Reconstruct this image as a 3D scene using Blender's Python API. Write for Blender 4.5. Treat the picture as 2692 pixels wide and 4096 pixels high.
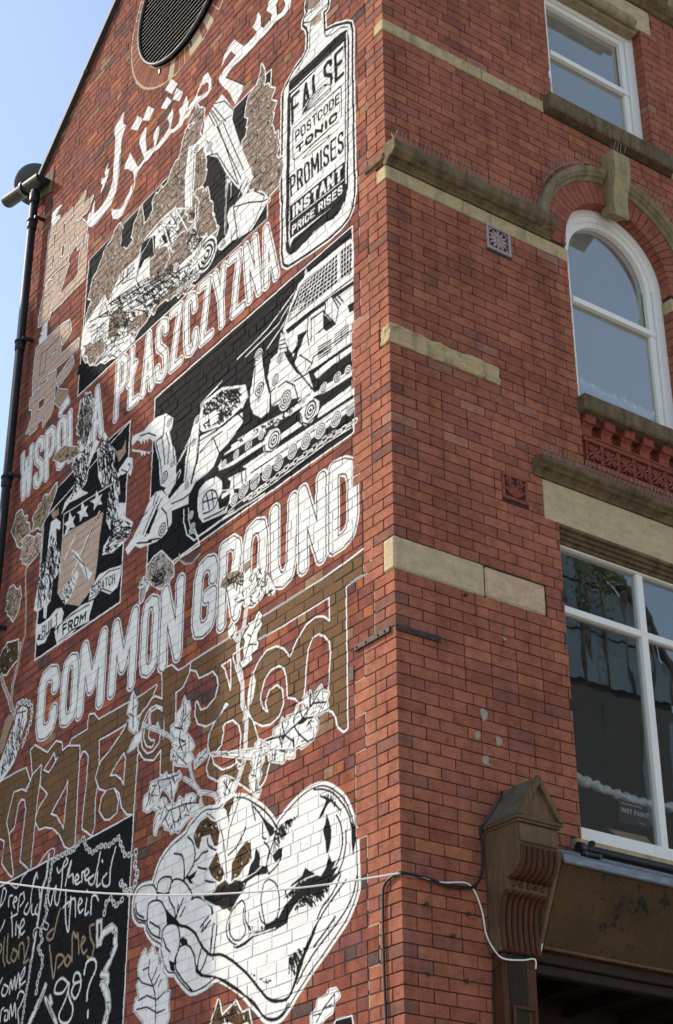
import bpy, bmesh, math, random
import numpy as np
from mathutils import Vector, Matrix
for o in list(bpy.data.objects): bpy.data.objects.remove(o)
R = math.radians
rnd = random.Random(7)
scene = bpy.context.scene
COL = scene.collection

# ---------------------------------------------------------------- camera, sky, sun, exposure
CAM = (-6.1014, -7.9008, 1.6034); YAW, PITCH, ROLL = R(54.4449), R(28.4427), R(-0.2589)
FPX = 6977.66
def cam_axes():
    f = Vector((math.cos(PITCH)*math.cos(YAW), math.cos(PITCH)*math.sin(YAW), math.sin(PITCH)))
    r = Vector((math.sin(YAW), -math.cos(YAW), 0)); u = r.cross(f)
    return r*math.cos(ROLL)+u*math.sin(ROLL), -r*math.sin(ROLL)+u*math.cos(ROLL), f
cr, cu, cf = cam_axes()
cam = bpy.data.cameras.new('camera'); camo = bpy.data.objects.new('camera', cam); COL.objects.link(camo)
camo.matrix_world = Matrix.Translation(CAM) @ Matrix((( cr.x, cu.x, -cf.x), (cr.y, cu.y, -cf.y), (cr.z, cu.z, -cf.z))).to_4x4()
cam.sensor_fit = 'VERTICAL'; cam.sensor_height = 36; cam.lens = FPX/4096*36
cam.clip_start = .05; cam.clip_end = 3000
scene.camera = camo
SUN = Vector((-.40, .66, .64)).normalized()
world = bpy.data.worlds.new('World'); scene.world = world; world.use_nodes = True
wn = world.node_tree.nodes; wl = world.node_tree.links
sky = wn.new('ShaderNodeTexSky'); sky.sky_type = 'NISHITA'; sky.sun_disc = False
sky.sun_elevation = math.asin(SUN.z); sky.sun_rotation = math.atan2(SUN.x, SUN.y)
sky.air_density = 1.0; sky.dust_density = .8; sky.ozone_density = 1.6
bg = wn['Background']; bg.inputs['Strength'].default_value = .15
wl.new(sky.outputs[0], bg.inputs['Color'])
sun = bpy.data.lights.new('sun', 'SUN'); suno = bpy.data.objects.new('sun', sun); COL.objects.link(suno)
sun.energy = 2.9; sun.angle = R(.55); sun.color = (1, .95, .87)
suno.rotation_euler = SUN.to_track_quat('Z', 'Y').to_euler()
scene.view_settings.view_transform = 'Standard'; scene.view_settings.look = 'None'
scene.view_settings.exposure = .92; scene.view_settings.gamma = 1
scene.view_settings.use_white_balance = True; scene.view_settings.white_balance_temperature = 7300; scene.view_settings.white_balance_tint = 10
scene.cycles.max_bounces = 6; scene.cycles.diffuse_bounces = 3; scene.cycles.glossy_bounces = 3
scene.cycles.transparent_max_bounces = 8; scene.cycles.use_denoising = True

# ---------------------------------------------------------------- mesh helpers
class MB:
    def __init__(s): s.v = []; s.f = []; s.smooth = []
    def add(s, vs, fs, smooth=False):
        n = len(s.v); s.v += [tuple(p) for p in vs]
        s.f += [tuple(i+n for i in f) for f in fs]; s.smooth += [smooth]*len(fs); return s
    def box(s, x0, x1, y0, y1, z0, z1, bev=0.):
        V, Fc = cbox(((x0+x1)/2, (y0+y1)/2, (z0+z1)/2), (x1-x0, y1-y0, z1-z0), bev) if bev else pbox(x0, x1, y0, y1, z0, z1)
        return s.add(V, Fc)
    def prism(s, poly, axis, a, b, smooth=False):
        """polygon in the two other axes, extruded along axis from a to b"""
        def P(q, t):
            return {'x': (t, q[0], q[1]), 'y': (q[0], t, q[1]), 'z': (q[0], q[1], t)}[axis]
        n = len(poly)
        s.add([P(q, a) for q in poly]+[P(q, b) for q in poly], [tuple(range(n)), tuple(range(2*n-1, n-1, -1))])
        s.add([P(q, a) for q in poly]+[P(q, b) for q in poly], [(i, (i+1) % n, n+(i+1) % n, n+i) for i in range(n)], smooth)
        return s
    def tube(s, path, r, n=8, caps=True):
        pts = [Vector(p) for p in path]; m = len(pts); rs = r if isinstance(r, (list, tuple)) else [r]*m
        vs = []; up = None
        for i, p in enumerate(pts):
            t = (pts[min(i+1, m-1)]-pts[max(i-1, 0)]).normalized()
            if up is None: up = Vector((0, 0, 1)) if abs(t.z) < .9 else Vector((1, 0, 0))
            a = (up-t*up.dot(t)).normalized(); up = a; b = t.cross(a)
            for k in range(n):
                th = 2*math.pi*k/n; vs.append(p+(a*math.cos(th)+b*math.sin(th))*rs[i])
        fs = [(i*n+k, i*n+(k+1) % n, (i+1)*n+(k+1) % n, (i+1)*n+k) for i in range(m-1) for k in range(n)]
        s.add(vs, fs, True)
        if caps: s.add([vs[k] for k in range(n)], [tuple(range(n-1, -1, -1))]); s.add([vs[(m-1)*n+k] for k in range(n)], [tuple(range(n))])
        return s
    def sphere(s, c, r, seg=10, ring=6):
        vs = []; fs = []
        rr = r if isinstance(r, (tuple, list)) else (r, r, r)
        for i in range(ring+1):
            ph = math.pi*i/ring
            for k in range(seg):
                th = 2*math.pi*k/seg
                vs.append((c[0]+rr[0]*math.sin(ph)*math.cos(th), c[1]+rr[1]*math.sin(ph)*math.sin(th), c[2]+rr[2]*math.cos(ph)))
        for i in range(ring):
            for k in range(seg): fs.append((i*seg+k, (i+1)*seg+k, (i+1)*seg+(k+1) % seg, i*seg+(k+1) % seg))
        return s.add(vs, fs, True)
    def build(s, name, m, parent=None, fix=True):
        me = bpy.data.meshes.new(name); me.from_pydata(s.v, [], s.f)
        me.polygons.foreach_set('use_smooth', s.smooth)
        if fix:
            bm = bmesh.new(); bm.from_mesh(me); bmesh.ops.remove_doubles(bm, verts=bm.verts, dist=1e-5)
            bmesh.ops.recalc_face_normals(bm, faces=bm.faces); bm.to_mesh(me); bm.free()
        me.materials.append(m)
        return link(name, me, parent)
def link(name, data, parent=None):
    o = bpy.data.objects.new(name, data); COL.objects.link(o)
    if parent: o.parent = parent
    return o
def thing(name, label, cat, loc=(0, 0, 0), group=None):
    o = link(name, None); o.location = loc; o['label'] = label; o['category'] = cat
    if group: o['group'] = group
    return o
def tag(o, label, cat=None, group=None):
    o['label'] = label
    if cat: o['category'] = cat
    if group: o['group'] = group
    return o
def at_base(o, root):       # parts are built in world coordinates; keep them there under a root that stands elsewhere
    o.parent = root; o.matrix_parent_inverse = Matrix.Translation(-Vector(root.location)); return o
def pbox(x0, x1, y0, y1, z0, z1):
    V = [(x0, y0, z0), (x1, y0, z0), (x1, y1, z0), (x0, y1, z0), (x0, y0, z1), (x1, y0, z1), (x1, y1, z1), (x0, y1, z1)]
    return V, [(0, 3, 2, 1), (4, 5, 6, 7), (0, 1, 5, 4), (1, 2, 6, 5), (2, 3, 7, 6), (3, 0, 4, 7)]
def _ctemplate():
    V = []; idx = {}
    for sx in (-1, 1):
        for sy in (-1, 1):
            for sz in (-1, 1):
                for a in range(3): idx[(sx, sy, sz, a)] = len(V); V.append((sx, sy, sz, a))
    Fc = []
    for a in range(3):
        o = [i for i in range(3) if i != a]
        for sg in (-1, 1):
            q = []
            for (p, r) in ((-1, -1), (1, -1), (1, 1), (-1, 1)):
                c = [0, 0, 0]; c[a] = sg; c[o[0]] = p; c[o[1]] = r; q.append(idx[(*c, a)])
            Fc.append(q)
    for a in range(3):
        o = [i for i in range(3) if i != a]
        for p in (-1, 1):
            for r in (-1, 1):
                c0 = [0, 0, 0]; c1 = [0, 0, 0]; c0[a] = -1; c1[a] = 1
                for c in (c0, c1): c[o[0]] = p; c[o[1]] = r
                Fc.append([idx[(*c0, o[0])], idx[(*c1, o[0])], idx[(*c1, o[1])], idx[(*c0, o[1])]])
    for sx in (-1, 1):
        for sy in (-1, 1):
            for sz in (-1, 1): Fc.append([idx[(sx, sy, sz, a)] for a in range(3)])
    out = []
    P = [np.array([v[i]*(1 if v[3] == i else .8) for i in range(3)]) for v in V]
    for f in Fc:
        n = np.cross(P[f[1]]-P[f[0]], P[f[2]]-P[f[0]]); c = sum(P[i] for i in f)
        out.append(tuple(f) if n@c > 0 else tuple(reversed(f)))
    S = np.array([v[:3] for v in V], float); A = np.array([v[3] for v in V])
    M = np.zeros((24, 3)); M[np.arange(24), A] = 1
    return S, M, out
CT = _ctemplate()
def cbox(c, size, bev):
    S, M, Fc = CT; h = np.array(size)/2; b = min(bev, h.min()*.6)
    return (np.array(c)+S*(h-b*(1-M))), Fc
def blob(o, sc, amt, seed=0):       # rough up a mesh
    from mathutils import noise
    for v in o.data.vertices:
        n = noise.noise_vector(Vector(v.co)*sc+Vector((seed, 0, 0))); v.co += n*amt
def subdivide(o, cuts):
    bm = bmesh.new(); bm.from_mesh(o.data); bmesh.ops.subdivide_edges(bm, edges=bm.edges, cuts=cuts, use_grid_fill=True); bm.to_mesh(o.data); bm.free()
def arc(c, r, a0, a1, n, f=lambda c, r, a: (c[0]+r*math.cos(a), c[1]+r*math.sin(a))):
    return [f(c, r, R(a0+(a1-a0)*i/n)) for i in range(n+1)]

# ---------------------------------------------------------------- materials
class NT:
    def __init__(s, name):
        s.m = bpy.data.materials.new(name); s.m.use_nodes = True; s.t = s.m.node_tree; s.b = s.t.nodes['Principled BSDF']
        s.out = s.t.nodes['Material Output']; s._pos = None
    def n(s, typ, **kw):
        nd = s.t.nodes.new('ShaderNode'+typ)
        for k, v in kw.items(): setattr(nd, k, v)
        return nd
    def l(s, a, b): s.t.links.new(a, b)
    def pos(s):
        if not s._pos: s._pos = s.n('NewGeometry').outputs['Position']
        return s._pos
    def noise(s, scale, detail=4, rough=.6, vec=None, stretch=None):
        nd = s.n('TexNoise'); nd.inputs['Scale'].default_value = scale; nd.inputs['Detail'].default_value = detail; nd.inputs['Roughness'].default_value = rough
        v = vec or s.pos()
        if stretch:
            mp = s.n('Mapping'); mp.inputs['Scale'].default_value = stretch; s.l(v, mp.inputs['Vector']); v = mp.outputs[0]
        s.l(v, nd.inputs['Vector']); return nd.outputs['Fac']
    def ramp(s, fac, stops):
        nd = s.n('ValToRGB'); e = nd.color_ramp.elements
        while len(e) < len(stops): e.new(.5)
        for q, (p, c) in zip(e, stops): q.position = p; q.color = (c, c, c, 1) if isinstance(c, (int, float)) else (*c, 1)
        s.l(fac, nd.inputs[0]); return nd.outputs[0]
    def mix(s, fac, a, b, mode='MIX'):
        nd = s.n('Mix', data_type='RGBA', blend_type=mode)
        for k, v in ((0, fac), (6, a), (7, b)):
            if isinstance(v, (int, float)): nd.inputs[k].default_value = v if k == 0 else (v, v, v, 1)
            elif isinstance(v, (tuple, list)): nd.inputs[k].default_value = (*v, 1) if len(v) == 3 else v
            else: s.l(v, nd.inputs[k])
        return nd.outputs[2]
    def math(s, op, a, b=0.):
        nd = s.n('Math', operation=op)
        for i, v in enumerate((a, b)):
            if isinstance(v, (int, float)): nd.inputs[i].default_value = v
            else: s.l(v, nd.inputs[i])
        return nd.outputs[0]
    def bump(s, h, strength=.3, dist=.004):
        nd = s.n('Bump'); nd.inputs['Strength'].default_value = strength; nd.inputs['Distance'].default_value = dist
        s.l(h, nd.inputs['Height']); s.l(nd.outputs[0], s.b.inputs['Normal'])
    def done(s, col=None, rough=.85, spec=.3):
        if col is not None:
            if isinstance(col, (tuple, list)): s.b.inputs['Base Color'].default_value = (*col, 1)
            else: s.l(col, s.b.inputs['Base Color'])
        if isinstance(rough, (int, float)): s.b.inputs['Roughness'].default_value = rough
        else: s.l(rough, s.b.inputs['Roughness'])
        s.b.inputs['Specular IOR Level'].default_value = spec
        return s.m

MURAL = """
F W|4250,13459 4273,13360 4255,13289 4195,13236 4222,13200 4272,13121 4268,12923 4267,12681 4297,12495 4364,12413 4398,12375 4575,12348 4718,12336 4807,12349 4900,12446 4901,12540 4867,12567 4821,12537 4778,12493 4592,12485 4470,12548 4404,12648 4400,12611 4404,12935 4404,13205 4448,13309 4426,13394 4336,13413
F W|4851,12540 4785,12650 4760,12666 4770,12601 4763,12484
F W|4063,12790 4145,12726 4175,12660 4095,12613 3983,12498 3943,12401 3948,12312 3982,12256 3981,12367 4046,12278 4126,12211 4205,12197 4306,12247 4375,12310 4384,12256 4335,12162 4238,12091 4137,12079 4083,12155 3997,12207 3931,12287 3910,12412 3899,12356 3902,12436 3866,12443 3758,12466 3683,12440 3575,12471 3487,12444 3351,12458 3278,12484 3206,12448 3065,12418 3023,12472 2953,12445 2880,12464 2945,12465 2835,12505 2733,12492 2627,12460 2546,12494 2561,12612 2626,12743 2694,12757 2757,12696 2820,12619 2886,12591 3019,12549 2918,12522 3031,12519 2970,12560 2959,12629 3001,12737 3066,12675 3134,12659 3103,12560 3134,12505 3214,12494 3287,12540 3258,12612 3239,12691 3259,12777 3322,12736 3348,12707 3307,12631 3309,12570 3358,12543 3557,12512 3507,12617 3500,12706 3524,12754 3560,12733 3609,12685 3586,12591 3580,12528 3682,12557 3729,12571 3759,12730 3760,12889 3777,12918 3882,12848 3886,12771 3809,12607 3763,12513 3883,12493 3957,12611/2638,12638 2594,12572 2613,12513 2703,12533 2790,12570 2806,12617 2733,12660
F W|3750,13156 3628,13032 3719,12948 3852,13051
F W|3963,13187 3851,13066 3943,12987 4083,13102
F W|3316,13182 3185,13021 3286,12966 3423,13123
F W|3190,12970 3073,12836 3138,12774 3269,12892
F W|3383,13008 3287,12883 3384,12856 3492,12943
F W|4523,12992 4552,12906 4484,12884 4529,12777 4569,12723 4655,12667 4612,12752 4660,12816 4652,12859 4570,12837 4593,12917
F W|1264,12533 1287,12463 1360,12434 1443,12456 1503,12478 1582,12463 1679,12457 1760,12468 1841,12457 1944,12459 2048,12464 2197,12490 2281,12463 2301,12439 2150,12290 2004,12135 2024,12065 2124,11997 2161,12063 2253,12245 2321,12328 2409,12465 2428,12528 2333,12562 2205,12571 2150,12587 2228,12702 2316,12671 2400,12617 2341,12736 2274,12776 2172,12792 2122,12720 2016,12592 1932,12572 1833,12567 1809,12608 1874,12699 1834,12721 1805,12805 1783,12802 1737,12720 1734,12612 1685,12550 1585,12569 1562,12610 1650,12722 1611,12800 1587,12795 1567,12809 1479,12738 1468,12699 1507,12668 1481,12542 1405,12511 1362,12554 1391,12637 1348,12646 1259,12573
S K 9|1737,12720 1734,12612 1685,12550 1585,12566
S K 9|1481,12542 1405,12511 1362,12554 1391,12637
S K 9|2305,12442 2150,12287 2004,12135
S K 9|4282,12933 4281,12691 4305,12501
O W 26 16|1014,12359 1036,12283 1012,12196 1069,12158 1076,12106 1023,12033 1003,11961 1010,11786 1083,11731 1214,11691 1289,11635 1341,11605 1364,11576 1367,11333 1363,10926 1361,10448 1352,10566 1344,10113 1347,9927 1320,9799 1262,9748 1138,9728 965,9704 728,9677 562,9681 464,9713 424,9759 400,9840 389,10050 398,10017 399,10512 406,11031 400,11491 420,11585 475,11634 632,11725 748,11770 779,11785 790,12021 739,12008 721,12064 729,12128
F N|1027,12370 1036,12287 1007,12216 904,12155 821,12174 812,12195
S K 9|1007,12216 1026,12275 1017,12333
F T|987,12036 932,12063 815,12034 819,11960 903,11970 974,11990
S K 9|1072,12118 978,12057 830,12060 730,12057
S K 9|1053,12160 988,12165 885,12140 793,12144
S K 9|974,11990 986,11880 980,11764 1050,11720 1180,11651
S K 9|775,11783 749,11716 668,11674 544,11652 449,11584
F K|1279,11628 1142,11623 562,11602 467,11570 432,11448 448,10675 467,9942 477,9974 497,9891 594,9815 795,9804 1069,9824 1157,9810 1245,9830 1296,9896 1317,10033 1323,10676 1308,10888 1305,11481
F W|1256,11475 508,11460 489,11225 506,10337 515,10134 516,10000 552,9926 1194,9957 1247,9907 1266,10001 1258,10311 1257,10591 1256,11119
F W|660,9808 761,9841 923,9848 1031,9818 1125,9801 1245,9815 1156,9761 999,9750 812,9740 595,9725
S W 16|1291,11568 1318,11435 1314,10892 1317,10673 1314,10157 1302,9999
S W 18|465,11529 469,11078 484,10322 495,10121 492,10046
S W 14|1248,10015 1141,9998 559,9980
S W 14|1272,11512 1141,11497 508,11467
F K|1253,10314 503,10262 500,9941 552,9920 1221,9986 1248,9984
S W 9|1241,10155 517,10092
T W .34 0 0 INSTANT|1213,10288 537,10248 538,10110 1211,10167
T W .32 0 0 PRICE_RISES|1217,10098 539,10064 539,9979 1216,10008
T K .30 0 0 FALSE|1259,11447 508,11440 501,11128 1243,11130
F W|1100,11169 1010,11224 901,11239 794,11227 688,11175 706,11095 794,11094 973,11131 1082,11142
S K 8|1085,11145 901,11105 688,11096 688,11162 794,11224 919,11239 1009,11211 1085,11145
S K 7|1085,11145 1009,11211/1085,11145 946,11239/1085,11145 883,11233/1085,11145 812,11220/1085,11145 741,11188/1085,11145 697,11129
S K 8|1219,11079 550,11044 544,10743 587,10697 673,10719 1187,10739 1214,10771 1219,11079
F W|1200,11063 564,11024 561,10704 673,10738 1187,10759
T K .28 0 0 POSTCODE|1187,11030 564,10994 565,10888 1180,10912
T K .28 0 0 TONIC|1177,10864 600,10832 600,10739 1169,10773
S K 7|1077,10677 970,10656 759,10639 690,10654 794,10676 970,10695 1077,10677
T K .32 0 0 PROMISES|1258,10611 517,10583 512,10366 1243,10395
O K 0 14|4785,11940 1564,11972 1583,10410 4804,10381
TREE N|4703,11622 4598,11704 4509,11810 4438,11858 4319,11922 4156,12025 4110,11882 4132,11699 4045,11578 3894,11641 3888,11817 3742,11926 3670,11678 3544,11717 3513,11890 3238,11932 3089,12067 3014,12286 2789,12278 2914,12352 2778,12497 2663,12256 2718,12078 2635,11801 2578,11559 2697,11410 2558,11235 2486,11076 2487,11093 2344,10755 2423,10696 2647,10960 2718,10743 2833,10567 2749,10383 3190,10533 3505,10549 3750,10480 4220,10459 4610,10627 4787,10808 4765,11119 4697,11377 4732,11549
TREE N|1693,12120 1779,12000 1869,11965 1908,11922 1941,11816 1916,11585 1972,11484 1980,11281 1898,11115 1824,10970 1869,10865 1711,10774 1553,10579 1545,10621 1461,10638 1392,10696 1381,10805 1446,10983 1420,11178 1492,11177 1550,11354 1506,11572 1577,11652 1529,11729 1605,11813 1661,11826 1670,12027
F K|4117,11901 3919,11881 3928,11737 4013,11626 4132,11699
F K|3695,11814 3578,11828 3596,11764 3672,11694
F W|2362,12291 2293,12188 2157,11972 2173,11868 2079,11615 2000,11419 1838,11074 1820,11021 1895,11031 1955,11058 2022,10993 2075,11062 2228,11281 2399,11593 2499,11675 2588,11736 2651,11885 2667,12028 2660,12201 2552,12228 2490,12273
S K 9|2552,12228 2432,12009 2265,11617 2035,11056/2585,12222 2464,11995/2531,12227 2366,11962 2185,11920/2511,12258 2279,11915/2479,12264 2313,12174 2167,11972/2322,11931 2137,11528 1959,11156/2588,11736 2413,11648 2230,11339 2056,11070/2430,11964 1996,11085/2649,12015 2528,11799 2478,11678
WH 6|2546,11811 2549,11872
WH 4|2362,11959 2364,11997
F W|2084,10883 1969,10892 1790,10828 1652,10731 1554,10591 1587,10560 1702,10491 1815,10432 2030,10478 2107,10510 2158,10664 2205,10816 2168,10887
S K 10|2084,10883 2107,10860 1865,10751 1649,10623 1582,10599/2107,10860 2056,10627 2026,10476/1649,10623 1741,10505 1854,10446/2025,10821 2081,10736/1790,10828 1631,10671 1649,10623/2122,10535 2036,10614
F W|2159,10692 2121,10508 2270,10508 2333,10554 2346,10595 2292,10615 2216,10621
WH 6|2257,10567 2260,10615
F W|2249,11298 2223,11281 2216,10621 2242,10664
F W|2247,11252 2173,11203 2152,10964 2150,11148 2202,11183 2235,11018
S K 9|2238,11291 2227,10655
F W|2039,10911 1955,11060 1858,11102 1815,10977 1946,10830 1991,10961
S K 9|1988,10892 1874,11004/2021,10967 1915,11047
F W|2917,12068 2776,12015 2781,11754 2792,11473 2800,11386 2812,11502 2842,11308 2932,11337 2960,11729
S K 8|2869,12020 2856,11515/2809,11949 2813,11515
F W|2803,12019 2650,12046 2579,11937 2663,11892 2772,11895
WH 5|2776,11949 2779,12003
F W|4824,11078 4772,11167 4588,11225 4396,11307 4303,11149 4241,11252 4196,11292 4082,11364 3769,11358 3709,11467 3407,11482 3160,11525 2881,11362 2923,11175 3148,11090 3439,11070 3526,10896 3123,10789 2640,10777 2872,11115 2746,11161 2692,11002 2858,10911 2629,10593 2979,10613 3330,10614 3503,10531 3790,10641 3905,10622 3719,10408 4045,10392 4420,10539 4242,10640 4523,10723 4787,10808
TREE N|3499,11221 3407,11222 3214,11089 3208,11015 3246,10925 3355,10893 3522,10978 3512,11114
TREE N|4186,10995 4014,10968 3951,10832 3987,10725 4128,10705 4249,10701 4243,10854
TREE N|3749,10702 3483,10564 3522,10490 3681,10483 3875,10563 3861,10654
TREE N|4751,10920 4380,10773 4333,10591 4429,10572 4612,10642 4732,10779
TREE N|2766,11472 2565,11339 2444,11079 2460,10978 2367,10796 2534,10834 2665,10902 2739,11059 2664,11221
TREE N|3038,11391 2922,11317 2800,11126 2908,11124 3043,11166
F K|3709,11467 3615,11467 3458,11413 3447,11161 3575,11297 3686,11234 3753,11203 3731,11334
F K|3348,11329 3187,11300 3176,11165 3268,11193
F K|3918,10742 3869,10728 3885,10653 3955,10650 3978,10748
F K|4211,10794 4303,10745 4403,10757 4256,10762
F K|4829,10744 4608,10611 4756,10584 4866,10643
S K 9|4082,11364 4093,11246/4033,11356 4041,11215/3958,11341 3967,11200/3886,11341 3919,11201/4067,11230 3794,11141 3764,11080 3655,10915 3538,10903/3722,11358 3769,11126/3581,11358 3644,11281 3686,11234/4241,11252 4250,11119/4396,11307 4496,11099 4291,11055/4301,11134 4077,11106 3546,10993/4270,11087 3682,10960/4679,11144 4289,11040/3407,11482 3337,11467 3142,11300 3035,11361/3160,11525 3204,11513 3050,11256/3337,11467 3148,11090/3289,11436 3138,11113/2881,11362 3034,11346 3143,11315 3286,11406/3361,11223 3156,11195 2934,11183
S K 7|4126,11105 3544,10963 3124,10796/4043,11013 3443,10861 2990,10757/3912,10909 3322,10775 2770,10693/3757,10777 3429,10713/3680,10705 3333,10643 2980,10628/3578,10605 3330,10614/4662,11017 4401,10944/4601,10939 4324,10914/4696,11080 4513,11036/4566,10862 4213,10809/4427,10557 4203,10520 4045,10392/4352,10544 4160,10567 3964,10515/4242,10640 3975,10619 3878,10593/4118,10614 3848,10535
SCR K 220 90 8 40|4276,11134 3546,10993 2640,10777 2746,11161 2858,10911 2979,10613 3503,10531 3745,10658 3905,10622 4190,10611 4265,10838
SCR K 160 60 7|4672,11096 4291,11055 3719,10408 4045,10392 4420,10539 4242,10640 4523,10723
SCR K 120 60 7 60|3407,11482 3160,11525 2881,11362 2923,11175 3148,11090 3356,11162
WH 6|2675,10527 2680,10611
WH 6|2799,10493 2804,10563
WH 5|2951,10529 2955,10586
WH 5|3048,10806 3051,10849
WH 5|3162,10722 3166,10766
F W|2804,10754 2679,10801 2556,10847 2490,10793 2409,10634 2414,10529 2578,10522 2674,10553 2710,10629
WH 7|2522,10622 2532,10791
F W|2805,10768 2614,10760 2524,10650 2625,10604 2752,10627
S K 9|2858,10911 2737,11030 2677,11089/2831,10839 2685,10887/2867,11042 2745,11147 2839,11263/2839,11263 2727,11206/2602,10577 2457,10569 2409,10634
SCR K 200 70 7|2885,11293 2728,11220 2672,11017 2512,10806 2585,10634 2752,10627 2849,10796
P W 20 6 0|3332,11446 3102,11485 2878,11344 3056,11262 3332,11446/3299,11407 3138,11030/3102,11485 2875,11102
P W 22 6 0|3665,11486 3369,11525 3104,11505
P W 24 6 0|2810,11297 2846,11578 2877,11862
P W 16 5 0|2749,11312 2739,11160 2791,11103/2873,11083 2711,11142
F K|3659,11426 3510,11446 3473,11199 3641,11242 3720,11182 3744,11122 3712,11345
L W 9|3510,11446 3455,11170 3569,11180 3567,10961 3653,10903 3807,11082 3712,11345
S K 9|4199,11261 3826,11265/4037,11354 4057,11252/3941,11334 3951,11227/3846,11315 3865,11194/4312,11138 3705,10970 3311,10864/4237,11038 3667,10893 3249,10809/4261,10978 3602,10837 3160,10773/3691,10834 3215,10753 2931,10725/3745,10774 3385,10709 3040,10684/3587,10683 3319,10617/4499,11095 4366,11188 4295,10997 4499,11095/3434,10613 3173,10586 2917,10541 2536,10521/3368,10522 3080,10479 2800,10437
SCR K 300 60 8 45|3691,10834 2931,10725 2711,10732 2808,10546 3434,10613 3512,10516 3710,10718
F W|3777,10793 3622,10740 3611,10625 3736,10678
S K 9|3759,10764 3615,10663/3706,10679 3652,10739
T W .30 11 15 PŁASZCZYZNA|4044,10363 1501,10342 1394,9712 4033,9704
O K 0 16|3290,9566 426,9587 430,7824 3275,7843
S W 13|1976,9260 1543,9306 1106,9466
S W 11|1857,9215 1401,9264 1128,9426
S W 13|1552,9124 1331,9221 1154,9344
F W|1128,9483 1047,9495 1026,9582 998,9515 444,9492 402,9436 406,9124 1261,9163 1330,9202 1236,9358
F K|1095,9444 1047,9468 429,9446 428,9180 1125,9201 1289,9207 1214,9311
GRID W 8 12 7|1068,9451 603,9454 605,9188 1212,9225
GRID W 8 4 6|567,9457 424,9447 428,9194 569,9192
GRID W 7 5 3|1194,9296 1045,9266 1152,9216 1275,9212
F W|611,9455 567,9454 569,9188 613,9192
S K 8|1128,9479 1231,9351 1322,9201/1288,9171 938,9149 411,9119
F W|1327,9182 1234,9185 409,9107 410,8567 411,8496 680,8504 883,8491 929,8446 1039,8591 1147,8754 1197,8890 1241,8950 1286,9048
F K|1288,9154 991,9146 754,9130 409,9090 410,9054 703,9079 964,9101 1260,9100/791,9046 754,9043 775,9001 638,8834 755,8843 791,8885/1123,9016 1000,8993 1063,8929 1143,8860 1202,8893 1133,8927/489,8917 410,8907 411,8828 465,8842/987,8616 858,8599 415,8573 415,8543 755,8562 904,8554 857,8463 921,8445
F W|765,9104 677,9107 596,8988 638,8841 765,9010
S K 9|765,9104 765,9010 638,8841 597,8953 677,9103/652,9092 576,8976/613,9084 538,8981/948,9063 947,8860/990,9102 1000,8966 973,8839/948,9063 791,9046/1094,8819 935,8662 922,8708 418,8675/935,8662 1000,8626/858,8886 678,8892
S K 8|858,8758 692,8737/858,8737 692,8716/858,8716 692,8695/858,8694 692,8674/858,8673 692,8653/852,8649 692,8632/648,8752 479,8750/649,8731 479,8729/649,8710 479,8708/644,8686 479,8687/639,8663 480,8665
F K|1148,8903 1042,8935 1121,8852 1160,8783 1188,8834
S K 9|592,8564 591,8443/908,8404 756,8389 557,8394 418,8364/888,8355 731,8308 509,8294 419,8280
F W|908,8383 756,8379 418,8342 419,8292 731,8315 870,8349
WH 5|618,8368 618,8416
WH 5|789,8372 789,8417
WH 4|488,8362 488,8401
F W|1665,9182 1617,9122 1570,8875 1499,8692 1505,8534 1605,8527 1720,8621 1769,8719 1774,8853 1723,9030 1709,9150
F K|1768,8704 1714,8613 1605,8522 1500,8522 1493,8483 1632,8490 1776,8599 1807,8669
WH 6|1663,9125 1665,9182
WH 6|1641,8803 1644,8877
WH 4|1650,8720 1651,8753
S K 8|1617,9122 1570,8875 1504,8699/1708,9116 1727,8829
F W|1492,8999 1354,9001 1284,8923 1201,8787 960,8465 944,8401 1116,8456 1250,8507 1468,8556 1485,8703 1531,8854
F K|1564,9037 1492,8980 1531,8854 1493,8689 1524,8814
WH 6|1358,8941 1359,8996
WH 7|1423,8776 1425,8834
WH 8|1282,8527 1284,8616
S K 10|1284,8923 1146,8722 929,8437/1383,8686 1280,8686 1166,8590 1117,8459/1485,8699 1422,8706/1468,8560 1359,8566/1256,8871 1119,8672/1172,8629 987,8602
F W|1357,9165 1298,9114 1268,8950 1395,8998
S K 8|1364,9095 1287,9070/1374,9064 1280,9026/1379,9029 1274,8986
F W|934,8434 870,8349 1011,8370 1116,8424 1064,8449
F W|1945,8519 1659,8486 1248,8421 955,8407 903,8332 1221,8352 1601,8401 1940,8423
S K 9|1944,8515 1659,8483 1248,8418 955,8403/1941,8427 1601,8404 1221,8355 908,8331
WH 4|1782,8390 1784,8426
WH 4|1578,8379 1579,8411
WH 4|1395,8387 1396,8419
WH 4|1208,8383 1208,8413
WH 4|1037,8389 1038,8418
SCR K 500 40 8 40|1944,8501 1248,8413 934,8382 1221,8359 1941,8431
F W|420,8213 416,8128 857,8151 857,8189 806,8221
F W|1114,8250 1061,8189 1338,8201 1339,8254
F W|417,8098 416,8012 1034,8019 1925,8061 1930,8187 1567,8173 1035,8138
S K 8|417,8112 806,8121 1035,8138 1567,8173 1930,8187/420,8059 1035,8077 1928,8122
F W|1075,8227 1089,8323 1011,8370 895,8338 842,8283 852,8203 933,8156 1023,8166
WH 6|954,8267 954,8358
S K 9|1078,8301 1057,8212 984,8164 882,8184
F W|1568,8226 1571,8319 1490,8358 1392,8336 1355,8265 1375,8188 1471,8162 1539,8169
WH 6|1433,8251 1435,8340
S K 9|1568,8299 1540,8199 1458,8162 1378,8190
F K|1925,8054 1034,8013 416,8005 417,7918 782,7930 1110,7938 1587,7944 1920,7940
WH 7|463,8023 463,8069
WH 7|633,8034 633,8101
WH 7|826,8035 826,8102
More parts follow.
